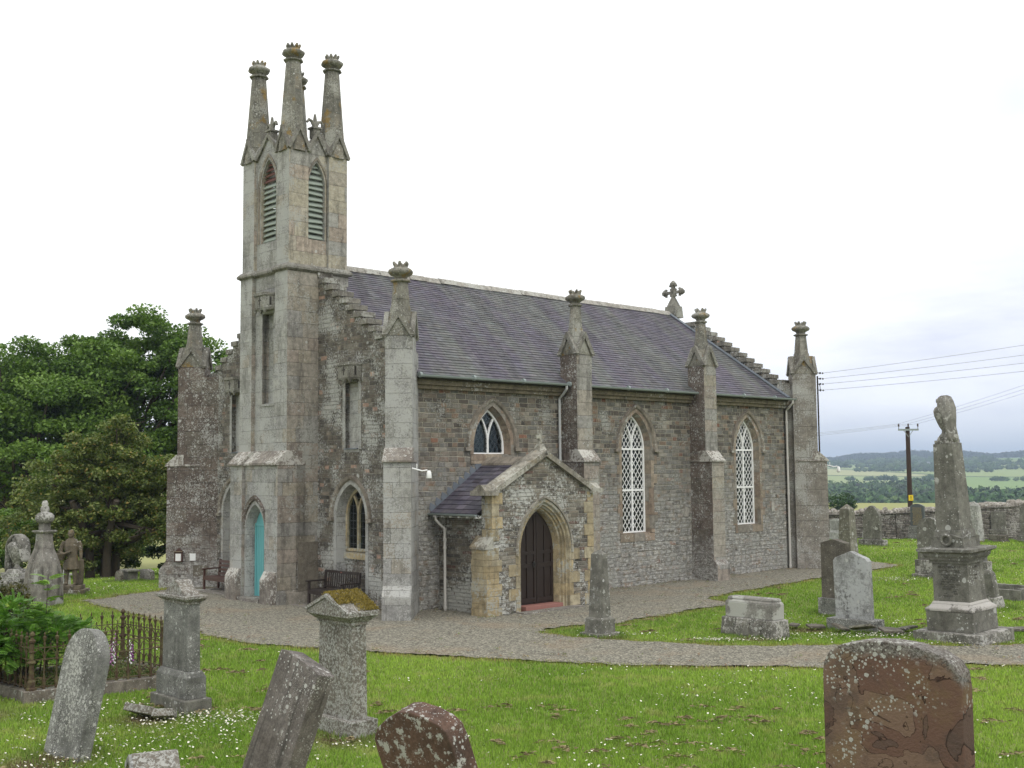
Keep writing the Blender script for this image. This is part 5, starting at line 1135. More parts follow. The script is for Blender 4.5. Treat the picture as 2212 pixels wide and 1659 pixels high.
for a, b in ((RA, RC), (RC, RB), (RB, RD), (RD, RA)):
    n = int((b-a).length/.185); t = (b-a).normalized()
    mb = MB()
    for z in (.20, .62, .80): mb.bar(a+Vector((0, 0, z)), b+Vector((0, 0, z)), .022 if z > .3 else .045, .014, (0, 0, 1))
    for k in range(n):      # little pointed arches between the rails and at the foot
        c0 = a+(b-a)*((k+.5)/n); hw = (b-a).length/n*.5-.01
        for (zl, zh) in ((.64, .79), (.22, .36)):
            for s_ in (-1, 1): mb.tube([c0+t*s_*hw+Vector((0, 0, zl)), c0+t*s_*hw*.75+Vector((0, 0, zl+(zh-zl)*.6)), c0+Vector((0, 0, zh))], .008, 5)
        mb.tube([c0+Vector((0, 0, .81)), c0+Vector((0, 0, .87))], .008, 5, .012)
    mb.build('rail_bars', M_iron, rail)
    for k in range(1, n): baluster(a+(b-a)*(k/n))
for p in (RA, RC, RB, RD):
    mb = MB(); mb.lathe(p.x, p.y, [(.085, .165), (.085, .20), (.065, .22), (.065, .30), (.042, .33), (.038, .56), (.068, .58), (.068, .60), (.036, .62), (.034, .74), (.05, .755), (.034, .77), (.032, .88), (.05, .90), (.055, .93), (.03, .95), (.022, .98), (.045, 1.01), (.04, 1.04), (.01, 1.07)], 10)
    mb.build('corner_post', M_iron, rail)

# ------------------------------------------------------------------ benches, notice box, lamps
def bench(x0, y0, y1, m, slat_h, label, loc_rot=None):
    """against the gable; faces -x in church coordinates. local: x along the seat, -y forward"""
    L_ = y1-y0; c = c2w(x0, (y0+y1)/2, 0); o = empty('bench', c, TH-R(90), label, 'bench', None)
    h = L_/2; 
    for s_ in (-1, 1):
        mb = MB(); mb.box(*sorted((s_*h, s_*(h-.07))), -.56, -.50, 0, .62); mb.build('leg', m, o, bevel=.004)
        mb = MB(); mb.hexa([tuple(p) for p in [(s_*h-.035*s_-.035, -.10, 0), (s_*h-.035*s_+.035, -.10, 0), (s_*h-.035*s_+.035, -.04, 0), (s_*h-.035*s_-.035, -.04, 0), (s_*h-.035*s_-.035, -.02, .90), (s_*h-.035*s_+.035, -.02, .90), (s_*h-.035*s_+.035, .04, .90), (s_*h-.035*s_-.035, .04, .90)]]); mb.build('leg', m, o, bevel=.004)
        mb = MB(); mb.box(*sorted((s_*(h+.01), s_*(h-.09))), -.62, -.05, .62, .655); mb.build('armrest', m, o, bevel=.006)
    mb = MB()
    for k in range(5): mb.box(-h+.02, h-.02, -.55+k*.092, -.475+k*.092, .405, .43)
    mb.box(-h+.07, h-.07, -.555, -.53, .31, .40); mb.build('seat', m, o, bevel=.003)
    mb = MB()
    if slat_h:
        for z in (.44, .56, .68, .80): mb.hexa([(-h, -.075+(z-.4)*.1, z), (h, -.075+(z-.4)*.1, z), (h, -.055+(z-.4)*.1, z), (-h, -.055+(z-.4)*.1, z), (-h, -.065+(z-.4)*.1, z+.08), (h, -.065+(z-.4)*.1, z+.08), (h, -.045+(z-.4)*.1, z+.08), (-h, -.045+(z-.4)*.1, z+.08)])
    else:
        mb.box(-h+.06, h-.06, -.035, .0, .84, .91); mb.box(-h+.06, h-.06, -.065, -.03, .44, .50); n = 15
        for k in range(n):
            x = -h+.12+k*(L_-.24)/(n-1); mb.hexa([(x-.022, -.06, .49), (x+.022, -.06, .49), (x+.022, -.045, .49), (x-.022, -.045, .49), (x-.022, -.028, .85), (x+.022, -.028, .85), (x+.022, -.013, .85), (x-.022, -.013, .85)])
    mb.build('backrest', m, o, bevel=.003); return o
b1 = bench(-.16, 1.62, 3.22, M_benchd, False, 'dark slatted wooden bench against the gable wall right of the tower')
mb = MB(); mb.box(-.03, .03, -.045, -.036, .86, .885); mb.build('plaque', M_red, b1)
b2 = bench(-.16, 7.35, 8.90, M_benchb, True, 'reddish brown wooden bench with wide horizontal back slats, left of the tower')
mb = MB(); mb.box(-1.0, .0, 6.7, 9.0, -.1, .03); mb.xf(Matrix.Translation((OX, OY, 0)) @ Matrix.Rotation(TH, 4, 'Z')); tag(mb.build('bench_slab', M_slab, None, bevel=.01), 'worn stone paving under the reddish brown bench', 'paving')
mb = MB(); mb.box(-1.0, .0, 1.4, 3.6, -.1, .02); mb.xf(Matrix.Translation((OX, OY, 0)) @ Matrix.Rotation(TH, 4, 'Z')); tag(mb.build('bench_slab', M_slab, None, bevel=.01), 'worn stone paving under the dark slatted bench', 'paving')
# notice box + paper on the camera side of the left corner buttress
Mw = Matrix.Translation((OX, OY, 0)) @ Matrix.Rotation(TH, 4, 'Z') @ Ml
def onbut(u, z): return Mw @ Vector((u, .335, z))
nb = bpy.data.objects.new('notice_box', None); COL.objects.link(nb); nb.matrix_world = Mw @ Matrix.Translation((.305, .335, .79)); tag(nb, 'small brown glazed notice box with a peaked top on the left corner buttress', 'notice box')
mb = MB(); mb.box(-.125, .125, 0, .09, 0, .30); mb.box(-.14, .14, 0, .12, .30, .325); mb.panel([[(-.11, 0), (.11, 0), (0, .11)]], lambda u, v, d: (u, d, .325+v), .03); mb.build('case', M_benchb, nb, bevel=.004)
mb = MB(); mb.box(-.085, .085, .09, .094, .03, .25); mb.build('notice', M_white, nb)
mb = MB(); mb.box(-.142, .142, .121, .128, .31, .322); mb.build('trim', M_yellow, nb)
mb = MB(); mb.box(-.09, .09, 0, .02, 0, .22); pp = mb.build('notice_paper', M_white, None); pp.matrix_world = Mw @ Matrix.Translation((-.125, .336, .82)); tag(pp, 'white paper notice fixed to the left corner buttress beside the notice box', 'notice')
def floodlight(p, arm, label):
    """p: wall point, arm: horizontal direction"""
    p = Vector(p); a = Vector(arm); o = empty('floodlight', p, 0, label, 'lamp', 'floodlights on the church buttresses'); o['group'] = 'floodlights on the church buttresses'
    mb = MB(); mb.tube([(0, 0, 0), a*.25+Vector((0, 0, -.07)), a*.38+Vector((0, 0, -.05))], .018, 8); mb.tube([a*.12, a*.12+Vector((0, 0, .10))], .012, 6); mb.build('bracket', M_white, o)
    mb = MB(); c = a*.42; mb.lathe(c.x, c.y, [(.035, -.06), (.04, -.08), (.055, -.10), (.065, -.24), (.06, -.25)], 14, smooth=True); h_ = mb.build('lamp_housing', M_white, o)
    mb = MB(); mb.lathe(c.x, c.y, [(.057, -.252), (.05, -.26), (.02, -.27)], 14, smooth=True); mb.build('lens', M_glass, h_); return o
floodlight(c2w(-.62, -1.12, 3.58), (.97, .0, 0), 'small white floodlight on the near corner buttress')
floodlight(c2w(LN+1.0, -.86, 3.60), (1.0, -.05, 0), 'small white floodlight on the far right corner buttress')
# cable riser and insulators on the far buttress
br = empty('cable_bracket', c2w(LN+.68, -.62, 0), 0, 'brown cable riser with four black insulators on the far right corner buttress', 'cable bracket')
br.location.x += .16; br.location.y -= .0; mb = MB(); mb.tube([(0, 0, 4.05), (0, 0, 6.75)], .028, 8); mb.tube([(0, 0, 6.5), (.08, 0, 6.42), (.10, 0, 6.2)], .012, 6); mb.build('riser_pipe', M_doorbrown, br)
WZ = (6.86, 6.66, 6.47, 6.25)
for k, z in enumerate(WZ):
    mb = MB(); mb.tube([(-.02, 0, z), (.10+.02*(k % 2), 0, z)], .012, 6); mb.tube([(.10, 0, z-.03), (.10, 0, z+.03)], .035, 8); mb.tube([(.17, 0, z-.012), (.21, 0, z+.0)], .03, 8); mb.build('insulator', M_black, br)
def wire(name, a, b, sag, r, m, label, group=None):
    a, b = Vector(a), Vector(b); mb = MB(); mb.tube([a.lerp(b, t)+Vector((0, 0, -sag*4*t*(1-t))) for t in np.linspace(0, 1, 15)], r, 5)
    return tag(mb.build(name, m), label, 'cable', group)
M_wire = plain('cable', (.22, .22, .215), .7, .1)
M_wirep = plain('thin_cable', (.30, .31, .33), .7, .1)
bx_, by_ = br.location.x, br.location.y
for k, (z1, lb) in enumerate(((8.62, 'topmost of the four service cables from the church corner'), (8.14, 'second of the four service cables from the church corner'), (7.78, 'third of the four service cables from the church corner'), (7.44, 'lowest of the four service cables from the church corner'))):
    wire('service_cable', (bx_+.2, by_, WZ[k]), (24.0, 38.0, z1), .10, .0065, M_wire, lb, 'service cables to the church')
# timber pole beyond the wall
pole = empty('utility_pole', (25.75, 74.0, -3.0), 0, 'dark timber power pole with a cross arm and yellow warning plate beyond the wall', 'utility pole')
mb = MB(); mb.lathe(0, 0, [(.18, 0), (.14, 9.1)], 10); mb.build('pole', M_wood, pole)
mb = MB(); mb.box(-.66, .66, -.20, -.10, 8.85, 8.97); mb.tube([(-.0, -.14, 8.45), (.3, -.14, 8.86)], .02, 5); mb.tube([(.0, -.14, 8.45), (-.3, -.14, 8.86)], .02, 5); mb.build('cross_arm', M_gutter, pole)
for x in (-.62, 0, .62):
    mb = MB(); mb.tube([(x, -.15, 8.97), (x, -.15, 9.12)], .02, 6); mb.lathe(x, -.15, [(.05, 9.12), (.065, 9.15), (.04, 9.2), (.06, 9.23), (.03, 9.30)], 8); mb.build('insulator', M_wood, pole)
M_yel = plain('yellow_plate', (.75, .55, .02), .5, .03)
mb = MB(); mb.box(-.15, .15, -.185, -.178, 4.32, 4.68); pl = mb.build('warning_plate', M_yel, pole)
mb = MB()
for a, b in (((-.07, 4.47), (.07, 4.47)), ((.07, 4.47), (0, 4.62)), ((0, 4.62), (-.07, 4.47)), ((.0, 4.58), (.015, 4.53)), ((.015, 4.53), (0, 4.49)), ((-.08, 4.40), (.08, 4.40))): mb.bar((a[0], -.1855, a[1]), (b[0], -.1855, b[1]), .014, -.003, (0, 1, 0))
mb.build('warning_symbol', M_black, pl)
for k, (x, lb) in enumerate(((-.62, 'left line over the pole arm'), (0, 'middle line over the pole arm'), (.62, 'right line over the pole arm'))):
    p = Vector((25.75+x, 73.85, 6.3)); a = Vector((23.8-.35*k+x*.1, 110.0, 6.6-.2*k)); b = Vector((38+x*.3, 64.0, 11.2-.25*k)) 
    mb = MB(); pts = [a.lerp(p, t)+Vector((0, 0, -.5*4*t*(1-t)*.3)) for t in np.linspace(0, 1, 9)]+[p.lerp(b, t)+Vector((0, 0, -.25*4*t*(1-t))) for t in np.linspace(0, 1, 9)][1:]
    mb.tube(pts, .0075, 4); tag(mb.build('power_line', M_wirep), 'thin overhead power line, '+lb, 'cable', 'power lines on the pole')
# ------------------------------------------------------------------ GROUND
def sm(t): t = np.clip(t, 0, 1); return t*t*(3-2*t)
Rk = [0, 58, 66, 80, 120, 180, 250, 330, 420, 900, 1200, 1600, 2200, 2800, 3200, 4500, 6500, 9000]
Rz = [0, 0, -.4, -1.5, -3, -3.4, -3.9, -11, -24, -24, -15, -3.5, 9, 18, 22, 20, 68, 80]
Lk = [0, 39, 46, 60, 100, 160, 300, 600, 900, 1400, 2500, 4500, 9000]
Lz = [0, 0, -.35, -1.3, -3.5, -3, 1.2, .9, 7, 13, 10, 20, 60]
def H(x, y):
    x = np.asarray(x, float); y = np.asarray(y, float); r = np.hypot(x, y)
    s = sm((np.arctan2(x, np.maximum(y, 1e-3))+.12)/.2)
    z = np.interp(r, Rk, Rz)*s+np.interp(r, Lk, Lz)*(1-s)
    z = z+3.0*np.sin(x/160+.5)*sm((r-1000)/500)+sm((r-3300)/1500)*(14*np.sin(x/700+1)+8*np.sin(x/410+y/900))
    t = 13.0-y; near = np.where(t > 0, np.where(t < 1, .24*t*t, .24*t), 0); near = np.minimum(near, 1.9)*sm((30-np.abs(x))/15)
    return z+near
ang = np.concatenate([np.arange(-180, -32, 3.0), np.arange(-32, 32, .3), np.arange(32, 180, 3.0)])
rad = np.concatenate([[0.0, 1.5, 3], np.arange(4, 16, .5), 16*1.022**np.arange(0, 292)]); rad = rad[rad < 8600]
A_, R_ = np.meshgrid(np.radians(ang), rad); X = R_*np.sin(A_); Y = R_*np.cos(A_); Z = H(X, Y)
rn = np.random.default_rng(2)
Z = Z-.03*rn.random(Z.shape)*(R_ < 70)-.012
na, nr = len(ang), len(rad); pts = np.stack([X, Y, Z], -1).reshape(-1, 3); idx = np.arange(na*nr).reshape(nr, na)
a = idx[:-1, :]; b = idx[1:, :]; fc = np.stack([a, np.roll(a, -1, 1), np.roll(b, -1, 1), b], -1).reshape(-1, 4)[:, ::-1]
me = bpy.data.meshes.new('ground'); me.from_pydata(pts.tolist(), [], fc.tolist()); me.polygons.foreach_set('use_smooth', [True]*len(me.polygons)); me.materials.append(M_ground)
gr = bpy.data.objects.new('ground', me); COL.objects.link(gr); gr['kind'] = 'structure'
# gravel
GP = [(-11.74, 31.64), (-9.78, 29.23), (-8.14, 27.09), (-6.78, 25.11), (-5.47, 23.83), (-3.89, 23.0), (-2.81, 22.47), (-1.33, 21.83), (-.1, 21.45), (1.5, 20.95), (3.19, 20.47), (5.46, 20.35), (7.93, 20.41), (8.99, 20.35), (13, 20.2), (20, 19.5), (20, 22), (13, 22.5), (9.99, 22.58), (7.17, 22.63), (4.31, 22.86), (2.27, 23.6), (1.15, 24.06), (.45, 24.79), (.72, 25.34), (1.35, 26.0), (2.31, 26.24), (3.82, 27.95), (4.92, 29.09), (5.8, 30.02), (5.36, 30.59), (5.31, 31.37), (5.98, 32.25), (7.39, 33.9), (9.52, 36.29), (11.57, 38.2), (13.88, 41.11), (13.17, 42.86), (12.0, 44.0), (4, 46), (-6, 42), (-10.2, 37.0), (-10.6, 34.6), (-11.02, 33.7), (-11.55, 32.53), (-12.2, 32.0)]
GP = np.array(GP); res = []
for i in range(len(GP)):
    p, q = GP[i], GP[(i+1) % len(GP)]; n = max(1, int(np.hypot(*(q-p))/.09)); nn_ = np.array([-(q-p)[1], (q-p)[0]])/max(1e-6, np.hypot(*(q-p)))
    for k in range(n):
        t = k/n; base = p+(q-p)*t; s = base[0]*1.3+base[1]*1.7; res.append(base+nn_*(.09*math.sin(s*1.3)+.05*math.sin(s*5.7+1)+.03*math.sin(s*13.1)+rn.normal(0, .038)))
GR = np.array(res)
mb = MB(); tr_ = tessellate_polygon([[Vector((x, y, 0)) for x, y in GR]]); mb.add([(x, y, .006) for x, y in GR], [tuple(t) for t in tr_]); o = mb.build('gravel_path', M_gravel); o['kind'] = 'structure'
for p in o.data.polygons:
    if p.normal.z < 0: p.flip()
def sdf(px, py, P):
    P2 = np.roll(P, -1, 0); d2 = np.full(px.shape, 1e9); ins = np.zeros(px.shape, bool)
    for (ax, ay), (bx, by) in zip(P, P2):
        ex, ey = bx-ax, by-ay; t = np.clip(((px-ax)*ex+(py-ay)*ey)/(ex*ex+ey*ey+1e-12), 0, 1); d2 = np.minimum(d2, (px-ax-t*ex)**2+(py-ay-t*ey)**2)
        c = ((ay > py) != (by > py)) & (px < (bx-ax)*(py-ay)/(by-ay+1e-12)+ax); ins ^= c
    return np.where(ins, -1, 1)*np.sqrt(d2)
def vnoise(x, y, s, seed=0):
    x = x*s+seed*13.7; y = y*s+seed*7.1; xi = np.floor(x).astype(int); yi = np.floor(y).astype(int); fx = x-xi; fy = y-yi; fx = fx*fx*(3-2*fx); fy = fy*fy*(3-2*fy)
    h = lambda a, b: ((np.sin(a*127.1+b*311.7+seed)*43758.5453) % 1)
    return (h(xi, yi)*(1-fx)+h(xi+1, yi)*fx)*(1-fy)+(h(xi, yi+1)*(1-fx)+h(xi+1, yi+1)*fx)*fy
def pal(n, cols, k): k = np.clip(k, 0, .999)*(len(cols)-1); i = k.astype(int); f = (k-i)[:, None]; c = np.array(cols); return c[i]*(1-f)+c[i+1]*f
def blades(name, n, rmin, rmax, hgt, kind='stuff'):
    th = rn.uniform(-.56, .56, n); r = rmin*(rmax/rmin)**rn.random(n); x = r*np.sin(th); y = r*np.cos(th)
    y = np.where(rn.random(n) < 1, y, y); d = sdf(x, y, GP); keep = d > .04*rn.random(n)-.035-.18*np.clip(vnoise(x, y, 2.6, 9)-.35, 0, 1)*rn.random(n)
    lx, ly = (x-OX), (y-OY); cx = lx*math.cos(TH)+ly*math.sin(TH); cy = -lx*math.sin(TH)+ly*math.cos(TH)
    keep &= ~((cx > -1) & (cx < 18) & (cy > -1) & (cy < 11)); keep &= ~((x > 10) & (y > 57.9+np.maximum(0, x-15.8)*.33))
    x, y, d, r = x[keep], y[keep], d[keep], r[keep]; n = len(x); z = H(x, y)-.03
    p1 = vnoise(x, y, .45, 1); p2 = vnoise(x, y, 1.9, 2); p3 = vnoise(x, y, 5.0, 3)
    hh = hgt*(.6+.8*rn.random(n))*(.75+.5*p2)*(1+np.clip((r-20)/40, 0, .8)*.4); wd = (.0052+.0045*rn.random(n))*(r/14)**.8
    a = rn.random(n)*2*np.pi; dx, dy = np.cos(a)*wd, np.sin(a)*wd; b = rn.random(n)*2*np.pi; ln_ = hh*(.25+.5*rn.random(n))
    P = np.stack([np.stack([x-dx, y-dy, z], 1), np.stack([x+dx, y+dy, z], 1), np.stack([x+np.cos(b)*ln_, y+np.sin(b)*ln_, z+.03+hh], 1)], 1)
    g0 = np.array([.185, .31, .045]); g1 = np.array([.33, .46, .085]); g2 = np.array([.42, .42, .17]); straw = np.array([.33, .25, .12])
    m = np.clip(1.1*(p1-.5)+.35*(p2-.5)+.5+.6*(rn.random(n)-.5), 0, 1)[:, None]; C = g0*(1-m)+g1*m
    f = (sm((p3*p2-.42)/.25)*.55)[:, None]; C = C*(1-f)+g2*f
    e = (np.clip(1-(d-.05)/.38, 0, 1)*.95*(.35+.75*p2))[:, None]*(rn.random(n) < .8)[:, None]; C = C*(1-e)+straw*e
    for ex, ey, er in ((-5.75, 14.25, .55), (-7.9, 16.9, .5), (-8.8, 17.5, .6), (-5.25, 16.5, .45), (-2.3, 15.3, .5), (5.0, 23.8, .4), (-6.6, 13.6, .35), (6.3, 25.0, .45), (1.9, 24.1, .4), (-11.0, 33.2, .7), (5.4, 30.3, .6)):
        q = np.exp(-((x-ex)**2+(y-ey)**2)/(er*er)*1.2)[:, None]*(.45+.9*p2)[:, None]; q = np.clip(q*1.4, 0, 1); C = C*(1-q)+np.array([.19, .145, .095])*q; P[:, 2, 2] -= (q[:, 0]*.02)
    C = C*(.55+.8*rn.random((n, 1)))
    return tag(quads(name, P, C, M_grass), 'short mown lawn grass' if hgt < .08 else None, 'grass', kind='stuff')
blades('lawn_grass', 820000, 12.6, 64, .027)
# longer tufts the mower leaves round the stones
tp = [(o_.location.x, o_.location.y) for o_ in bpy.data.objects if o_.parent is None and o_.get('category') in ('gravestone', 'monument', 'statue', 'grave kerb')]
P = []; C = []
for tx, ty in tp:
    rr_ = math.hypot(tx, ty)
    if rr_ < 12.7: continue
    n = 420; t = rn.random(n)*6.28; q = .40+.22*rn.random(n); lx_ = np.cos(t)*q*1.25; ly_ = np.sin(t)*q*.8; cs, sn = math.cos(PSI), math.sin(PSI)
    x = tx+lx_*cs-ly_*sn; y = ty+lx_*sn+ly_*cs; z = H(x, y)-.02; k = sdf(x, y, GP) > .02; x, y, z = x[k], y[k], z[k]; n = len(x)
    hh = .05+.075*rn.random(n)*vnoise(x, y, 6, 2); wd = .006*(rr_/14)**.7; a = rn.random(n)*6.28; b = rn.random(n)*6.28
    P.append(np.stack([np.stack([x-np.cos(a)*wd, y-np.sin(a)*wd, z], 1), np.stack([x+np.cos(a)*wd, y+np.sin(a)*wd, z], 1), np.stack([x+np.cos(b)*hh*.5, y+np.sin(b)*hh*.5, z+hh+.02], 1)], 1)); C.append(pal(n, [(.09, .17, .03), (.17, .27, .05), (.26, .30, .10)], rn.random(n)))
tag(quads('grass_tufts', np.concatenate(P), np.concatenate(C), M_grass), 'longer grass left round the feet of the gravestones', 'grass', kind='stuff')
# small weeds and stray stones in the gravel
n = 60000; x = rn.uniform(-12, 16, n); y = rn.uniform(20, 46, n); d = sdf(x, y, GP); lx = x-OX; ly = y-OY; cx = lx*math.cos(TH)+ly*math.sin(TH); cy = -lx*math.sin(TH)+ly*math.cos(TH)
wd_ = np.minimum(np.abs(cy), 9)*(cx > -.3)*(cx < 17.5)+9*((cx <= -.3) | (cx >= 17.5)); wf = np.where((cx > 0) & (cx < 18), np.abs(cy+.15), 9); wg = np.where((cy > -1) & (cy < 11), np.abs(cx+.2), 9); wall_d = np.minimum(wf, wg)
wall_d = np.minimum(wall_d, np.where((cx > .6) & (cx < 5), np.abs(cy+2.3), 9))
pr = np.exp(-np.abs(d)/.5)*.5+np.exp(-wall_d/.22)*.9+.012; k = (d < -.03) & (rn.random(n) < pr*vnoise(x, y, 1.4, 6)*.55) & ~((cx > .1) & (cx < 17) & (cy > .1) & (cy < 10)); x, y = x[k], y[k]; n = len(x)
m_ = 7; X2 = np.repeat(x, m_)+rn.normal(0, .035, n*m_); Y2 = np.repeat(y, m_)+rn.normal(0, .035, n*m_); P0 = np.stack([X2, Y2, .012+.04*rn.random(n*m_)], 1); cq = np.repeat(rn.random(n), m_)
a = rn.random(n*m_)*6.28; l_ = .016+.02*rn.random(n*m_); dd = np.stack([np.cos(a)*l_, np.sin(a)*l_, .5*l_], 1); de_ = np.stack([-np.sin(a)*l_*.4, np.cos(a)*l_*.4, 0*l_], 1)
tag(quads('gravel_weeds', np.stack([P0-dd*.2, P0+dd*.4+de_, P0+dd, P0+dd*.4-de_], 1), pal(n*m_, [(.10, .15, .04), (.16, .19, .06), (.26, .21, .11), (.22, .12, .08)], np.clip(cq+.15*rn.random(n*m_), 0, 1)), M_vc), 'small weeds growing through the gravel along the walls and verges', 'weeds', kind='stuff')
# dry clippings
P = []; C = []
cl = []
while len(cl) < 520:
    th = rn.uniform(-.52, .5); r = 13.2*(60/13.2)**rn.random(); x, y = r*math.sin(th), r*math.cos(th)
    if vnoise(np.array([x]), np.array([y]), .35, 5)[0] > .42: cl.append((x, y, r))
ca = np.array(cl); d = sdf(ca[:, 0], ca[:, 1], GP); ca = ca[d > .25]
for x, y, r in ca:
    n = rn.integers(14, 50); L1 = rn.uniform(.04, .13); ang_ = rn.normal(0, .6); u = rn.normal(0, 1, n)*L1; v = rn.normal(0, .35, n)*L1
    px = x+u*math.cos(ang_)-v*math.sin(ang_); py = y+u*math.sin(ang_)+v*math.cos(ang_); pz = H(px, py)+.012+.03*rn.random(n)*np.exp(-(u/L1)**2)+.012
    a = rn.random(n)*6.28; l_ = .028+.03*rn.random(n); w_ = .006*(r/14)
    dx, dy = np.cos(a)*l_, np.sin(a)*l_
    P.append(np.stack([np.stack([px-dx, py-dy, pz], 1), np.stack([px+dx, py+dy, pz+rn.normal(0, .008, n)], 1), np.stack([px-dy*.25, py+dx*.25, pz+w_+.012*rn.random(n)], 1)], 1)); C.append(np.array([.26, .215, .12])*(.55+.75*rn.random((n, 1))))
tag(quads('grass_clippings', np.concatenate(P), np.concatenate(C), M_vc), 'dried mown grass clippings lying in tufts on the lawn', 'clippings', kind='stuff')
# daisies
pos = []
def scatter(n, cx, cy, sx_, sy_):
    pos.append(np.stack([rn.normal(cx, sx_, n), rn.normal(cy, sy_, n)], 1))
th = rn.uniform(-.54, .54, 26000); r = 12.8*(62/12.8)**rn.random(26000); x = r*np.sin(th); y = r*np.cos(th)
dn = vnoise(x, y, .28, 7)*.6+vnoise(x, y, 1.3, 8)*.55; k = rn.random(26000) < np.clip((dn-.56)*1.5, 0, 1)*np.clip(.5+r/45, 0, 1)
pos.append(np.stack([x[k], y[k]], 1))
for a_ in ((200, -4.2, 16.5, .5, .22), (130, -5.4, 13.9, .5, .3), (160, -4.6, 15.7, .6, .4), (150, 4.9, 23.45, .7, .12), (120, 7.3, 24.0, .9, .15), (110, 9.3, 22.6, .9, .08), (90, -2.3, 14.9, .5, .2), (150, -4.1, 16.6, .45, .25), (110, -5.0, 16.2, .5, .35), (120, -5.9, 15.2, .5, .4), (90, -4.9, 14.6, .7, .4), (70, -6.1, 17.6, .5, .25), (70, -6.8, 16.6, .5, .2), (90, -3.6, 15.4, .5, .5), (120, 4.1, 23.5, .25, .10), (200, 7.6, 23.9, 1.0, .22), (130, 8.9, 22.7, .8, .14), (90, 6.2, 26.5, .6, .5), (90, 8.8, 25.9, .8, .3), (60, 2.6, 24.3, .5, .2), (110, 12.2, 35.6, .5, .4), (90, -12.0, 35.5, 1.0, .8), (80, 17.5, 37.5, .8, .4), (60, 11.5, 27.0, .7, .6), (60, 1.5, 14.6, .5, .4), (50, 5.2, 15.5, .6, .4), (70, 5.0, 14.1, .5, .25)): scatter(*a_)
pos = np.concatenate(pos); d = sdf(pos[:, 0], pos[:, 1], GP); pos = pos[(d > .06) & (pos[:, 1] < 60)]; n = len(pos)
rr = np.hypot(pos[:, 0], pos[:, 1]); a = np.arange(6)*np.pi/3; rad_ = (.0115+.004*rn.random(n))*(rr/14)**.35
zc_ = H(pos[:, 0], pos[:, 1])+.028+.022*rn.random(n); tl = rn.normal(0, .35, (n, 2))+np.array([0, -.25])
px = pos[:, 0][:, None]+rad_[:, None]*np.cos(a); py = pos[:, 1][:, None]+rad_[:, None]*np.sin(a); pz = zc_[:, None]+rad_[:, None]*(np.cos(a)*tl[:, :1]-np.sin(a)*tl[:, 1:]*-1)
P6 = np.stack([px, py, pz], -1); Q = np.concatenate([P6[:, [0, 1, 2, 3]], P6[:, [0, 3, 4, 5]]]); CC = np.tile(np.array([.82, .81, .78]), (2*n, 1))
yc = np.stack([px*.3+.7*pos[:, 0][:, None], py*.3+.7*pos[:, 1][:, None], pz*.3+.7*zc_[:, None]+.003], -1); Q = np.concatenate([Q, yc[:, [0, 1, 2, 3]], yc[:, [0, 3, 4, 5]]]); CC = np.concatenate([CC, np.tile(np.array([.75, .55, .06]), (2*n, 1))])
tag(quads('daisies', Q, CC, M_vc), 'white daisies growing through the lawn in drifts', 'daisies', kind='stuff')

# ------------------------------------------------------------------ boundary wall
WL = [(1.5, 57.6), (15.8, 58.1), (19.5, 58.6), (22.5, 59.8), (27.7, 62.7), (33, 66), (48, 75)]
bw = empty('boundary_wall', (15.8, 58.1, 0), 0, 'long drystone churchyard wall with rough upright coping stones', 'stone wall'); bw.location = (0, 0, 0)
mb = MB(); cb = MB(); rg = random.Random(8)
for (x0, y0), (x1, y1) in zip(WL, WL[1:]):
    a = Vector((x0, y0, 0)); b = Vector((x1, y1, 0)); t = (b-a).normalized(); nrm = Vector((-t.y, t.x, 0)); L_ = (b-a).length
    h0, h1 = [np.interp(v, (1.5, 19.5, 27.7, 48), (1.0, 1.10, 1.30, 1.5)) for v in (x0, x1)]
    mb.hexa([a-nrm*.28+Vector((0, 0, -.8)), b-nrm*.28+Vector((0, 0, -.8)), b+nrm*.28+Vector((0, 0, -.8)), a+nrm*.28+Vector((0, 0, -.8)), a-nrm*.2+Vector((0, 0, h0)), b-nrm*.2+Vector((0, 0, h1)), b+nrm*.2+Vector((0, 0, h1)), a+nrm*.2+Vector((0, 0, h0))])
    mb.hexa([a-nrm*.27+Vector((0, 0, h0)), b-nrm*.27+Vector((0, 0, h1)), b+nrm*.27+Vector((0, 0, h1)), a+nrm*.27+Vector((0, 0, h0)), a-nrm*.27+Vector((0, 0, h0+.05)), b-nrm*.27+Vector((0, 0, h1+.05)), b+nrm*.27+Vector((0, 0, h1+.05)), a+nrm*.27+Vector((0, 0, h0+.05))])
    s = 0
    while s < L_:
        w_ = rg.uniform(.16, .38); c = a+t*(s+w_/2)+Vector((0, 0, h0+(h1-h0)*s/L_+.05)); hh = rg.uniform(.16, .33); q = []
        rings = [[c+t*(w_*.5*sc_*math.cos(u)*(1+rg.uniform(-.15, .15)))+nrm*(.24*sc_*math.sin(u)*(1+rg.uniform(-.15, .15)))+Vector((0, 0, hh*zz)) for u in np.linspace(0, 2*math.pi, 7, endpoint=False)] for zz, sc_ in ((-.05, 1.0), (.45, 1.05), (.8, .8), (1.0, .4))]
        cb.loft(rings); s += w_*.93
mb.build('wall_body', M_wall, bw); cb.build('coping_stones', M_wallc, bw)

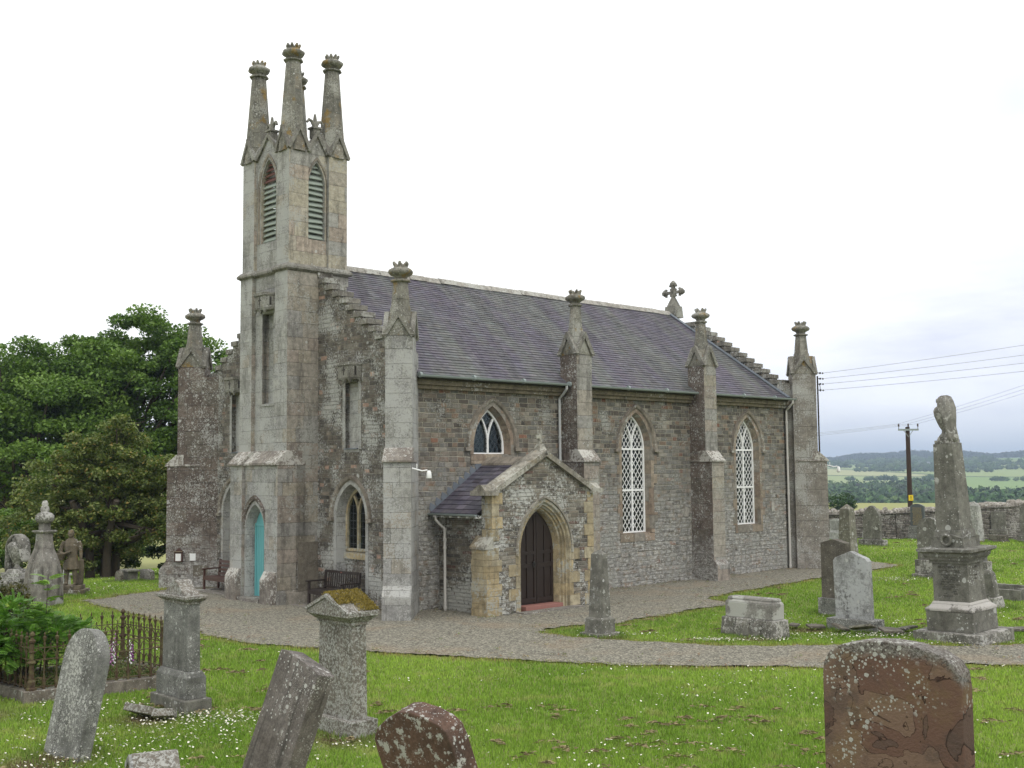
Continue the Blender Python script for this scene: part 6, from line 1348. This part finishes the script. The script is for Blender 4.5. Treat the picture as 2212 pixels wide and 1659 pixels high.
# ------------------------------------------------------------------ foliage
def leaves(P, size, C, flat=.35, asp=.55):
    n = len(P); nrm = RNG.normal(0, 1, (n, 3)); nrm[:, 2] = np.abs(nrm[:, 2])+flat; nrm /= np.linalg.norm(nrm, axis=1)[:, None]
    t = np.cross(nrm, RNG.normal(0, 1, (n, 3))); t /= np.linalg.norm(t, axis=1)[:, None]; b = np.cross(nrm, t); s = (size*(.6+.8*RNG.random(n)))[:, None]
    return np.stack([P-t*s, P-b*s*asp, P+t*s, P+b*s*asp], 1)
def pal(n, cols, k): k = np.clip(k, 0, .999)*(len(cols)-1); i = k.astype(int); f = (k-i)[:, None]; c = np.array(cols); return c[i]*(1-f)+c[i+1]*f
def tree(name, base, lobes, nclump, nleaf, size, cols, label, cat, trunk_r=.3, group=None, trunks=1, crad=.8, limbs=14, shell=.55, tip=None, ratio=1.0):
    bx, by, bz = base; o = empty(name, base, 0, label, cat, group)
    lob = np.array(lobes, float); vol = (lob[:, 3]*lob[:, 4]*lob[:, 5])**.67; pick = RNG.choice(len(lob), nclump, p=vol/vol.sum())
    d = RNG.normal(0, 1, (nclump, 3)); d /= np.linalg.norm(d, axis=1)[:, None]; r = shell+(1-shell)*RNG.random(nclump)**.6; r = np.where(RNG.random(nclump) < .18, r*.5, r)
    cc = lob[pick, :3]+d*r[:, None]*lob[pick, 3:6]; cb_ = RNG.random(nclump)
    ci = RNG.integers(0, nclump, nleaf); g = RNG.normal(0, 1, (nleaf, 3)); g /= (np.linalg.norm(g, axis=1)[:, None]+1e-6); g *= (RNG.random(nleaf)**.45)[:, None]
    cr_ = crad*(.6+.8*RNG.random(nclump)); P = cc[ci]+g*cr_[ci][:, None]*np.array([1, 1, .55*ratio])
    P = P[P[:, 2] > .05]; ci = ci[:len(P)]; n = len(P)
    k = .5*cb_[ci]+.5*RNG.random(n); C = pal(n, cols, k)
    if tip is not None: m = RNG.random(n) < tip[1]; C[m] = np.array(tip[0])*(.7+.6*RNG.random((m.sum(), 1)))
    C = C*(.75+.5*RNG.random((n, 1))); quads('crown', leaves(P, size, C), C, M_leaf, o)
    mb = MB(); top = lob[:, 2].max()
    for k_ in range(trunks):
        a = 2*math.pi*k_/trunks+.4; sp = 0 if trunks == 1 else trunk_r*1.5; x0, y0 = sp*math.cos(a), sp*math.sin(a); ht = top*.55
        tip_ = Vector((x0*3, y0*3, ht)); mb.tube([(x0, y0, -.5), (x0*1.2, y0*1.2, ht*.3), (x0*2, y0*2, ht*.7), tip_], trunk_r if trunks == 1 else trunk_r*.6, 9, trunk_r*.35)
    for i in RNG.choice(nclump, min(limbs, nclump), replace=False):
        e = Vector(cc[i]); s0 = Vector((0, 0, top*RNG.uniform(.15, .5))); m1 = s0.lerp(e, .45)+Vector((0, 0, -.04*e.length)); m2 = s0.lerp(e, .75)+Vector(RNG.normal(0, .12, 3)); mb.tube([s0, m1, m2, e], trunk_r*.36, 6, .03)
        for _ in range(2):
            e2 = m2+Vector(RNG.normal(0, 1, 3))*crad*1.3; mb.tube([m1.lerp(m2, .6), e2], trunk_r*.14, 4, .02)
    mb.build('trunk', M_bark, o); return o
GRN = [(.048, .094, .018), (.095, .172, .030), (.145, .24, .046), (.19, .285, .065)]
tree('broadleaf_tree', (-27.0, 62, -1.6), [(0, 0, 9.8, 4.2, 4, 2.6), (-2.5, 0, 7.2, 4.5, 4, 3.0), (2.8, 0, 8.2, 3.8, 4, 3.0), (-4, 1, 9.5, 3, 3, 2.5), (3.6, .5, 10.0, 2.8, 3, 2.2), (1.5, -1.5, 5.8, 4.2, 3.5, 2.6)], 250, 120000, .105, GRN, 'large dark green broadleaf tree at the far left, cut off by the picture edge', 'tree', .45, 'big broadleaf trees at left', crad=1.05, limbs=34)
tree('broadleaf_tree', (-23.0, 63, -1.6), [(2.6, 0, 11.8, 3.0, 3, 2.2), (-.2, 0, 10.2, 3.0, 3, 2.6), (5.2, 0, 10.4, 2.6, 3, 2.6), (.6, -1, 6.4, 3.6, 3, 2.4), (4.8, 0, 6.0, 3.0, 3, 2.6), (6.0, 0, 8.0, 2.2, 3, 2.2)], 210, 110000, .105, GRN, 'tall dark green broadleaf tree just left of the church, sky showing through its limbs', 'tree', .42, 'big broadleaf trees at left', crad=.95, limbs=40, shell=.62)
tree('holly_tree', (-15.3, 42.5, -.15), [(.2, 0, 4.9, .9, .9, 1.3), (-.9, 0, 4.0, 1.2, 1.2, 1.3), (1.2, 0, 4.2, 1.1, 1.1, 1.1), (-1.9, 0, 3.0, 1.4, 1.3, 1.2), (1.9, 0, 3.1, 1.2, 1.2, 1.5), (0, 0, 2.9, 1.9, 1.6, 1.6), (-2.6, 0, 1.9, 1.0, 1.2, 1.2), (2.5, 0, 1.9, .9, 1, .9), (-.6, -.2, 1.7, 1.7, 1.5, .8), (-1.9, -.1, 1.0, 1.2, 1.2, .9), (-.3, .6, 1.0, 1.4, 1.0, .8), (1.6, .1, 1.5, 1.3, 1.1, .9), (-1.0, -.9, .9, 1.3, .7, .7)], 370, 84000, .062,
     [(.055, .088, .026), (.11, .155, .040), (.18, .215, .060), (.26, .27, .095)], 'broad golden green holly tree with several dark stems behind the stone statue', 'tree', .30, trunks=5, crad=.42, limbs=26, tip=((.28, .21, .06), .06))
tree('yew_bush', (-13.75, 46.0, -.5), [(0, 0, 1.5, 1.0, .9, 1.6), (.4, 0, 2.6, .6, .6, .9)], 60, 16000, .06, [(.008, .022, .008), (.018, .042, .012), (.03, .06, .016)], 'very dark upright yew bush beside the left church buttress', 'bush', .12, crad=.35, limbs=6)
tree('dark_shrub', (-20.3, 46.0, -.6), [(0, 0, 1.6, 2.2, 1.2, 1.6), (-2, 0, 1.8, 1.8, 1.2, 1.5)], 80, 20000, .07, GRN, 'dark green shrub at the left edge below the big trees', 'bush', .12, crad=.5, limbs=8)
tree('dark_shrub', (-17.6, 48.5, -.7), [(0, 0, 1.4, 2.0, 1.0, 1.6), (-2.0, 0, 1.6, 1.6, 1.0, 1.4), (1.2, 0, 1.5, .9, .8, 1.5)], 90, 22000, .07, [tuple(.5*q for q in c) for c in GRN], 'dark green shrub behind the holly stems', 'bush', .12, crad=.45, limbs=8)
tree('bronze_shrub', (-10.2, 22.5, 0), [(0, 0, .8, .75, .7, .75), (-.3, 0, 1.15, .5, .5, .4)], 60, 9000, .035, [(.03, .04, .012), (.08, .075, .02), (.13, .11, .03)], 'bronze green leafy shrub at the left edge behind the railing', 'bush', .05, crad=.22, limbs=12)
# shrub with fern-like leaves inside the railing
sh = empty('ash_leaved_shrub', (-8.1, 18.95, .0), 0, 'bright green shrub with fern like leaves spilling over the iron railing', 'bush')
def fronds(n, gen, col0, col1, l0=.20, seed=3):
    rg = np.random.default_rng(seed); P = []; C = []
    for _ in range(n):
        b, d = gen(rg); d = d/np.linalg.norm(d); L_ = l0*(.7+.6*rg.random()); side = np.cross(d, [0, 0, 1]); side /= np.linalg.norm(side)+1e-6; upn = np.cross(side, d); q = rg.random(); cc_ = (np.array(col0)*(1-q)+np.array(col1)*q)*(.75+.5*rg.random()); roll = rg.normal(0, .35); s2 = side*math.cos(roll)+upn*math.sin(roll)
        for k in range(7):
            t = (k+1)/7.5; c = b+d*L_*t+np.array([0, 0, -.25*L_*t*t]); ll = .30*L_*(1-.45*abs(t-.45)*2*.7)
            for s in (-1, 1):
                dr_ = s*s2*.85+d*.5; dr_ /= np.linalg.norm(dr_); w_ = np.cross(dr_, np.cross(s2, d)); w_ /= np.linalg.norm(w_)+1e-6; w_ *= ll*.26
                P.append([c, c+dr_*ll*.5+w_, c+dr_*ll, c+dr_*ll*.5-w_]); C.append(cc_*(.85+.3*rg.random()))
    return np.array(P), np.array(C)
def gshrub(rg):
    d = rg.normal(0, 1, 3); d[2] = abs(d[2])*.8; d /= np.linalg.norm(d); r = .5+.5*rg.random()**.5
    c = [np.array([-.35, -.1, .62]), np.array([.35, .15, .68]), np.array([-.7, .0, .75]), np.array([0, -.3, .5]), np.array([.50, .35, .60]), np.array([-.85, -.55, .5]), np.array([-.25, -.65, .5]), np.array([-.2, .1, .95])][rg.integers(0, 8)]; R3 = np.array([.60, .52, .50])
    b = c+d*r*R3; b[2] = max(b[2], .12); return b, np.array([d[0], d[1], .25*d[2]+.1])+rg.normal(0, .25, 3)
P, C = fronds(3400, gshrub, (.07, .17, .026), (.18, .34, .06), .20); quads('foliage', P, C, M_leaf, sh)
def gshoot(rg): z = rg.uniform(1.0, 1.82); a = rg.random()*6.28; return np.array([.30, .25, z]), np.array([math.cos(a), math.sin(a), .5])
P, C = fronds(20, gshoot, (.14, .25, .04), (.2, .32, .06), .24, 4); quads('young_shoot', P, C, M_leaf, sh)
mb = MB(); mb.tube([(.2, .2, .1), (.28, .24, 1.0), (.30, .25, 1.84)], .014, 6, .004)
for k in range(14): a = RNG.random()*6.28; mb.tube([(0, 0, .05), (math.cos(a)*.3, math.sin(a)*.25, .5), (math.cos(a)*.7, math.sin(a)*.5, 1.0)], .015, 5, .005)
mb.build('stems', M_bark, sh)
# foxgloves and weeds in the plot
for k in range(9):
    t = (k+.5)/9; p = RA.lerp(RC, .45+.5*t*.9)+RV*(.25+.5*((k*37) % 10)/10); col = ((.30, .10, .32), (.75, .74, .74), (.75, .74, .74), (.42, .18, .40))[k % 4]; hh = .42+.05*(k % 4)
    mb = MB(); mb.tube([(0, 0, 0), (0, 0, .15+hh)], .008, 5, col=(.08, .15, .03))
    for j in range(16): a = j*2.4; z = .12+hh*(.25+.75*j/16); mb.tube([(0, 0, z+.02), (math.cos(a)*.035, math.sin(a)*.035, z-.015)], .008, 6, .018*(1.1-j/22), col=col)
    tag(mb.build('foxglove', M_vc, None, (p.x, p.y, .06)), 'foxglove flower spire inside the iron railing', 'flower', 'foxgloves inside the railing')
n = 9000; uu = RNG.random(n); vv = RNG.random(n); base_ = np.array(RA)[None]+(np.array(RC)-np.array(RA))[None]*uu[:, None]+np.array(RV)[None]*vv[:, None]
hh = .10+.35*RNG.random(n)*(.4+.6*vnoise(base_[:, 0], base_[:, 1], 2.5, 4)); base_[:, 2] = hh*RNG.random(n)
C = pal(n, [(.05, .09, .02), (.10, .16, .04), (.17, .20, .07), (.24, .17, .10)], RNG.random(n)); tag(quads('weeds', leaves(base_, .035, C, asp=.25), C, M_leaf), 'tall weeds and grass growing inside the railed plot', 'weeds', kind='stuff')

# ------------------------------------------------------------------ far woods, hedges, bushes
def ico():
    bm = bmesh.new(); bmesh.ops.create_icosphere(bm, subdivisions=1, radius=1); v = np.array([x.co[:] for x in bm.verts]); f = [[q.index for q in p.verts] for p in bm.faces]; bm.free(); return v, np.array(f)
IV, IF = ico()
def crowns(name, pts, label, cat, ncard=34, conif=0.0):
    """pts rows: x, y, width, height, r, g, b"""
    pts = np.array(pts); n = len(pts); z = H(pts[:, 0], pts[:, 1]); T = []; Cc = []
    c = np.stack([pts[:, 0], pts[:, 1], z+pts[:, 3]*.5], 1); rad3 = np.stack([pts[:, 2]/2, pts[:, 2]/2, pts[:, 3]*.52], 1)
    core = c[:, None]+IV[None]*rad3[:, None]*.86; tr = core[:, IF].reshape(-1, 3, 3); T.append(np.concatenate([tr, tr[:, 2:3]], 1)); Cc.append(np.repeat(pts[:, 4:7]*.8, len(IF), 0))  # core darker than the leaf cards: shade inside the crown put into colour
    d = RNG.normal(0, 1, (n, ncard, 3)); d[..., 2] = np.abs(d[..., 2])*.9-.15; d /= np.linalg.norm(d, axis=2)[..., None]
    if conif: d[..., :2] *= (1-.6*np.clip(d[..., 2:], 0, 1)*conif)
    P = (c[:, None]+d*rad3[:, None]*(.86+.26*RNG.random((n, ncard, 1)))).reshape(-1, 3); s = np.repeat(pts[:, 2]*.10, ncard)
    col = np.repeat(pts[:, 4:7], ncard, 0)*(.6+.85*RNG.random((n*ncard, 1))); lv_ = leaves(P, 1.0, col, .2, .7); lv_ = P[:, None]+(lv_-P[:, None])*s[:, None, None]
    T.append(lv_); Cc.append(col); return tag(quads(name, np.concatenate(T), np.concatenate(Cc), M_vc), label, cat, kind='stuff')
def gcol(): 
    q = RNG.random(); return [(.05, .10, .028), (.075, .135, .038), (.038, .075, .030), (.10, .15, .05), (.065, .11, .045)][RNG.integers(0, 5)]
W = []
for _ in range(2300):
    D = 600+470*RNG.random(); t = RNG.uniform(.24, .53); D = D if t < .385 else 600+(D-600)*.55; x, y = D*math.sin(math.atan(t)), D*math.cos(math.atan(t))
    if vnoise(np.array([x]), np.array([y]), 1/75., 3)[0] < .22: continue
    s = RNG.uniform(8, 15); W.append((x, y, s, s*RNG.uniform(.7, 1.0), *gcol()))
crowns('valley_wood', W, 'dense mixed valley woodland beyond the fields', 'wood')
W = []
for k in range(26):      # hedgerow trees between the farther fields
    t0 = RNG.uniform(.24, .46); D0 = RNG.uniform(1250, 2650); dt = RNG.uniform(.02, .09); dD = RNG.uniform(-120, 160)
    for j in range(int(dt*520)):
        u = RNG.random(); t = t0+dt*u; D = D0+dD*u; s = RNG.uniform(6, 14)*D/1900; W.append((D*math.sin(math.atan(t)), D*math.cos(math.atan(t)), s, s*RNG.uniform(.5, .95), *gcol()))
for k in range(8):
    t0 = -.50+.04*k; 
    for j in range(12): t = t0+RNG.uniform(-.02, .02); D = RNG.uniform(610, 640); s = RNG.uniform(8, 13); W.append((D*math.sin(math.atan(t)), D*math.cos(math.atan(t)), s, s*.6, *gcol()))
crowns('hedgerow_trees', W, 'scattered hedgerow trees across the far fields', 'trees', 26)
W = []
for _ in range(1500):
    t = RNG.uniform(.22, .54); D = RNG.uniform(2850, 3250); x = D*math.sin(math.atan(t)); 
    hgt = 13+7*sm(np.sin(t*38+1.0)*.5+.5)+2.5*math.sin(t*130)
    W.append((x, D*math.cos(math.atan(t)), RNG.uniform(14, 24), max(9, hgt*RNG.uniform(.85, 1.1)), .012, .028, .018))
crowns('conifer_ridge', W, 'dark conifer plantation along the ridge', 'wood', 20, .8)
for (px, D, wd, hg, c, lb) in ((1806, 150, 5.0, 4.0, (.04, .09, .02), 'dark green round bush beyond the wall, beside the church corner'), (1868, 420, 17, 11, (.06, .105, .03), 'rounded green tree standing below the wood, left of the pole'), (1912, 430, 14, 12, (.06, .11, .035), 'pale green tree standing just left of the pole'),
                           (1995, 700, 20, 17, (.11, .145, .10), 'pale silver green willow in the wood right of the pole'), (1940, 690, 22, 20, (.105, .14, .10), 'pale silver green willow in the wood left of the pole'), (1846, 900, 15, 14, (.045, .022, .045), 'dark purple leaved tree standing in the valley wood'), (2078, 640, 15, 17, (.06, .10, .04), 'tall green tree rising above the wood right of the urn monument')):
    t = (px-1106)/2451.; x, y = D*t, D; zz = float(H(x, y)); tree('distant_tree', (x, y, zz), [(0, 0, hg*.55, wd*.42, wd*.42, hg*.38), (wd*.12, 0, hg*.42, wd*.4, wd*.4, hg*.3)], 60, 3200, wd*.028, [tuple(q*.5 for q in c), c, tuple(q*1.4 for q in c)], lb, 'tree', wd*.02, 'single trees in the valley', crad=wd*.11, limbs=6)
# farm in the middle distance
fm = empty('farm_building', (2050*.345, 2050*.94, float(H(2050*.345, 2050*.94))), .2, 'tiny pale grey farm sheds in the fields left of the pole', 'farm')
mb = MB(); mb.box(-30, 10, -8, 8, -2, 5); mb.box(14, 40, -6, 6, -2, 4); mb.build('walls', M_ridge, fm); mb = MB()
for x0, x1, hy, z in ((-31, 11, 8.5, 5), (13, 41, 6.5, 4)): mb.loft([[(x, -hy, z), (x, 0, z+4), (x, hy, z)] for x in (x0, x1)])
mb.build('roof', M_lead, fm)
# ------------------------------------------------------------------ air
g = bpy.data.materials.new('haze'); g.use_nodes = True; t = g.node_tree; t.nodes.clear(); o_ = t.nodes.new('ShaderNodeOutputMaterial'); pv = t.nodes.new('ShaderNodeVolumePrincipled'); pv.inputs['Density'].default_value = HAZE; pv.inputs['Color'].default_value = (.62, .76, .98, 1); pv.inputs['Anisotropy'].default_value = 0.0; t.links.new(pv.outputs[0], o_.inputs['Volume'])
mb = MB(); mb.box(-8900, 8900, -8900, 8900, -60, 135); hz = mb.build('haze', g); hz['kind'] = 'stuff'; hz['label'] = 'thin blue haze over the valley'
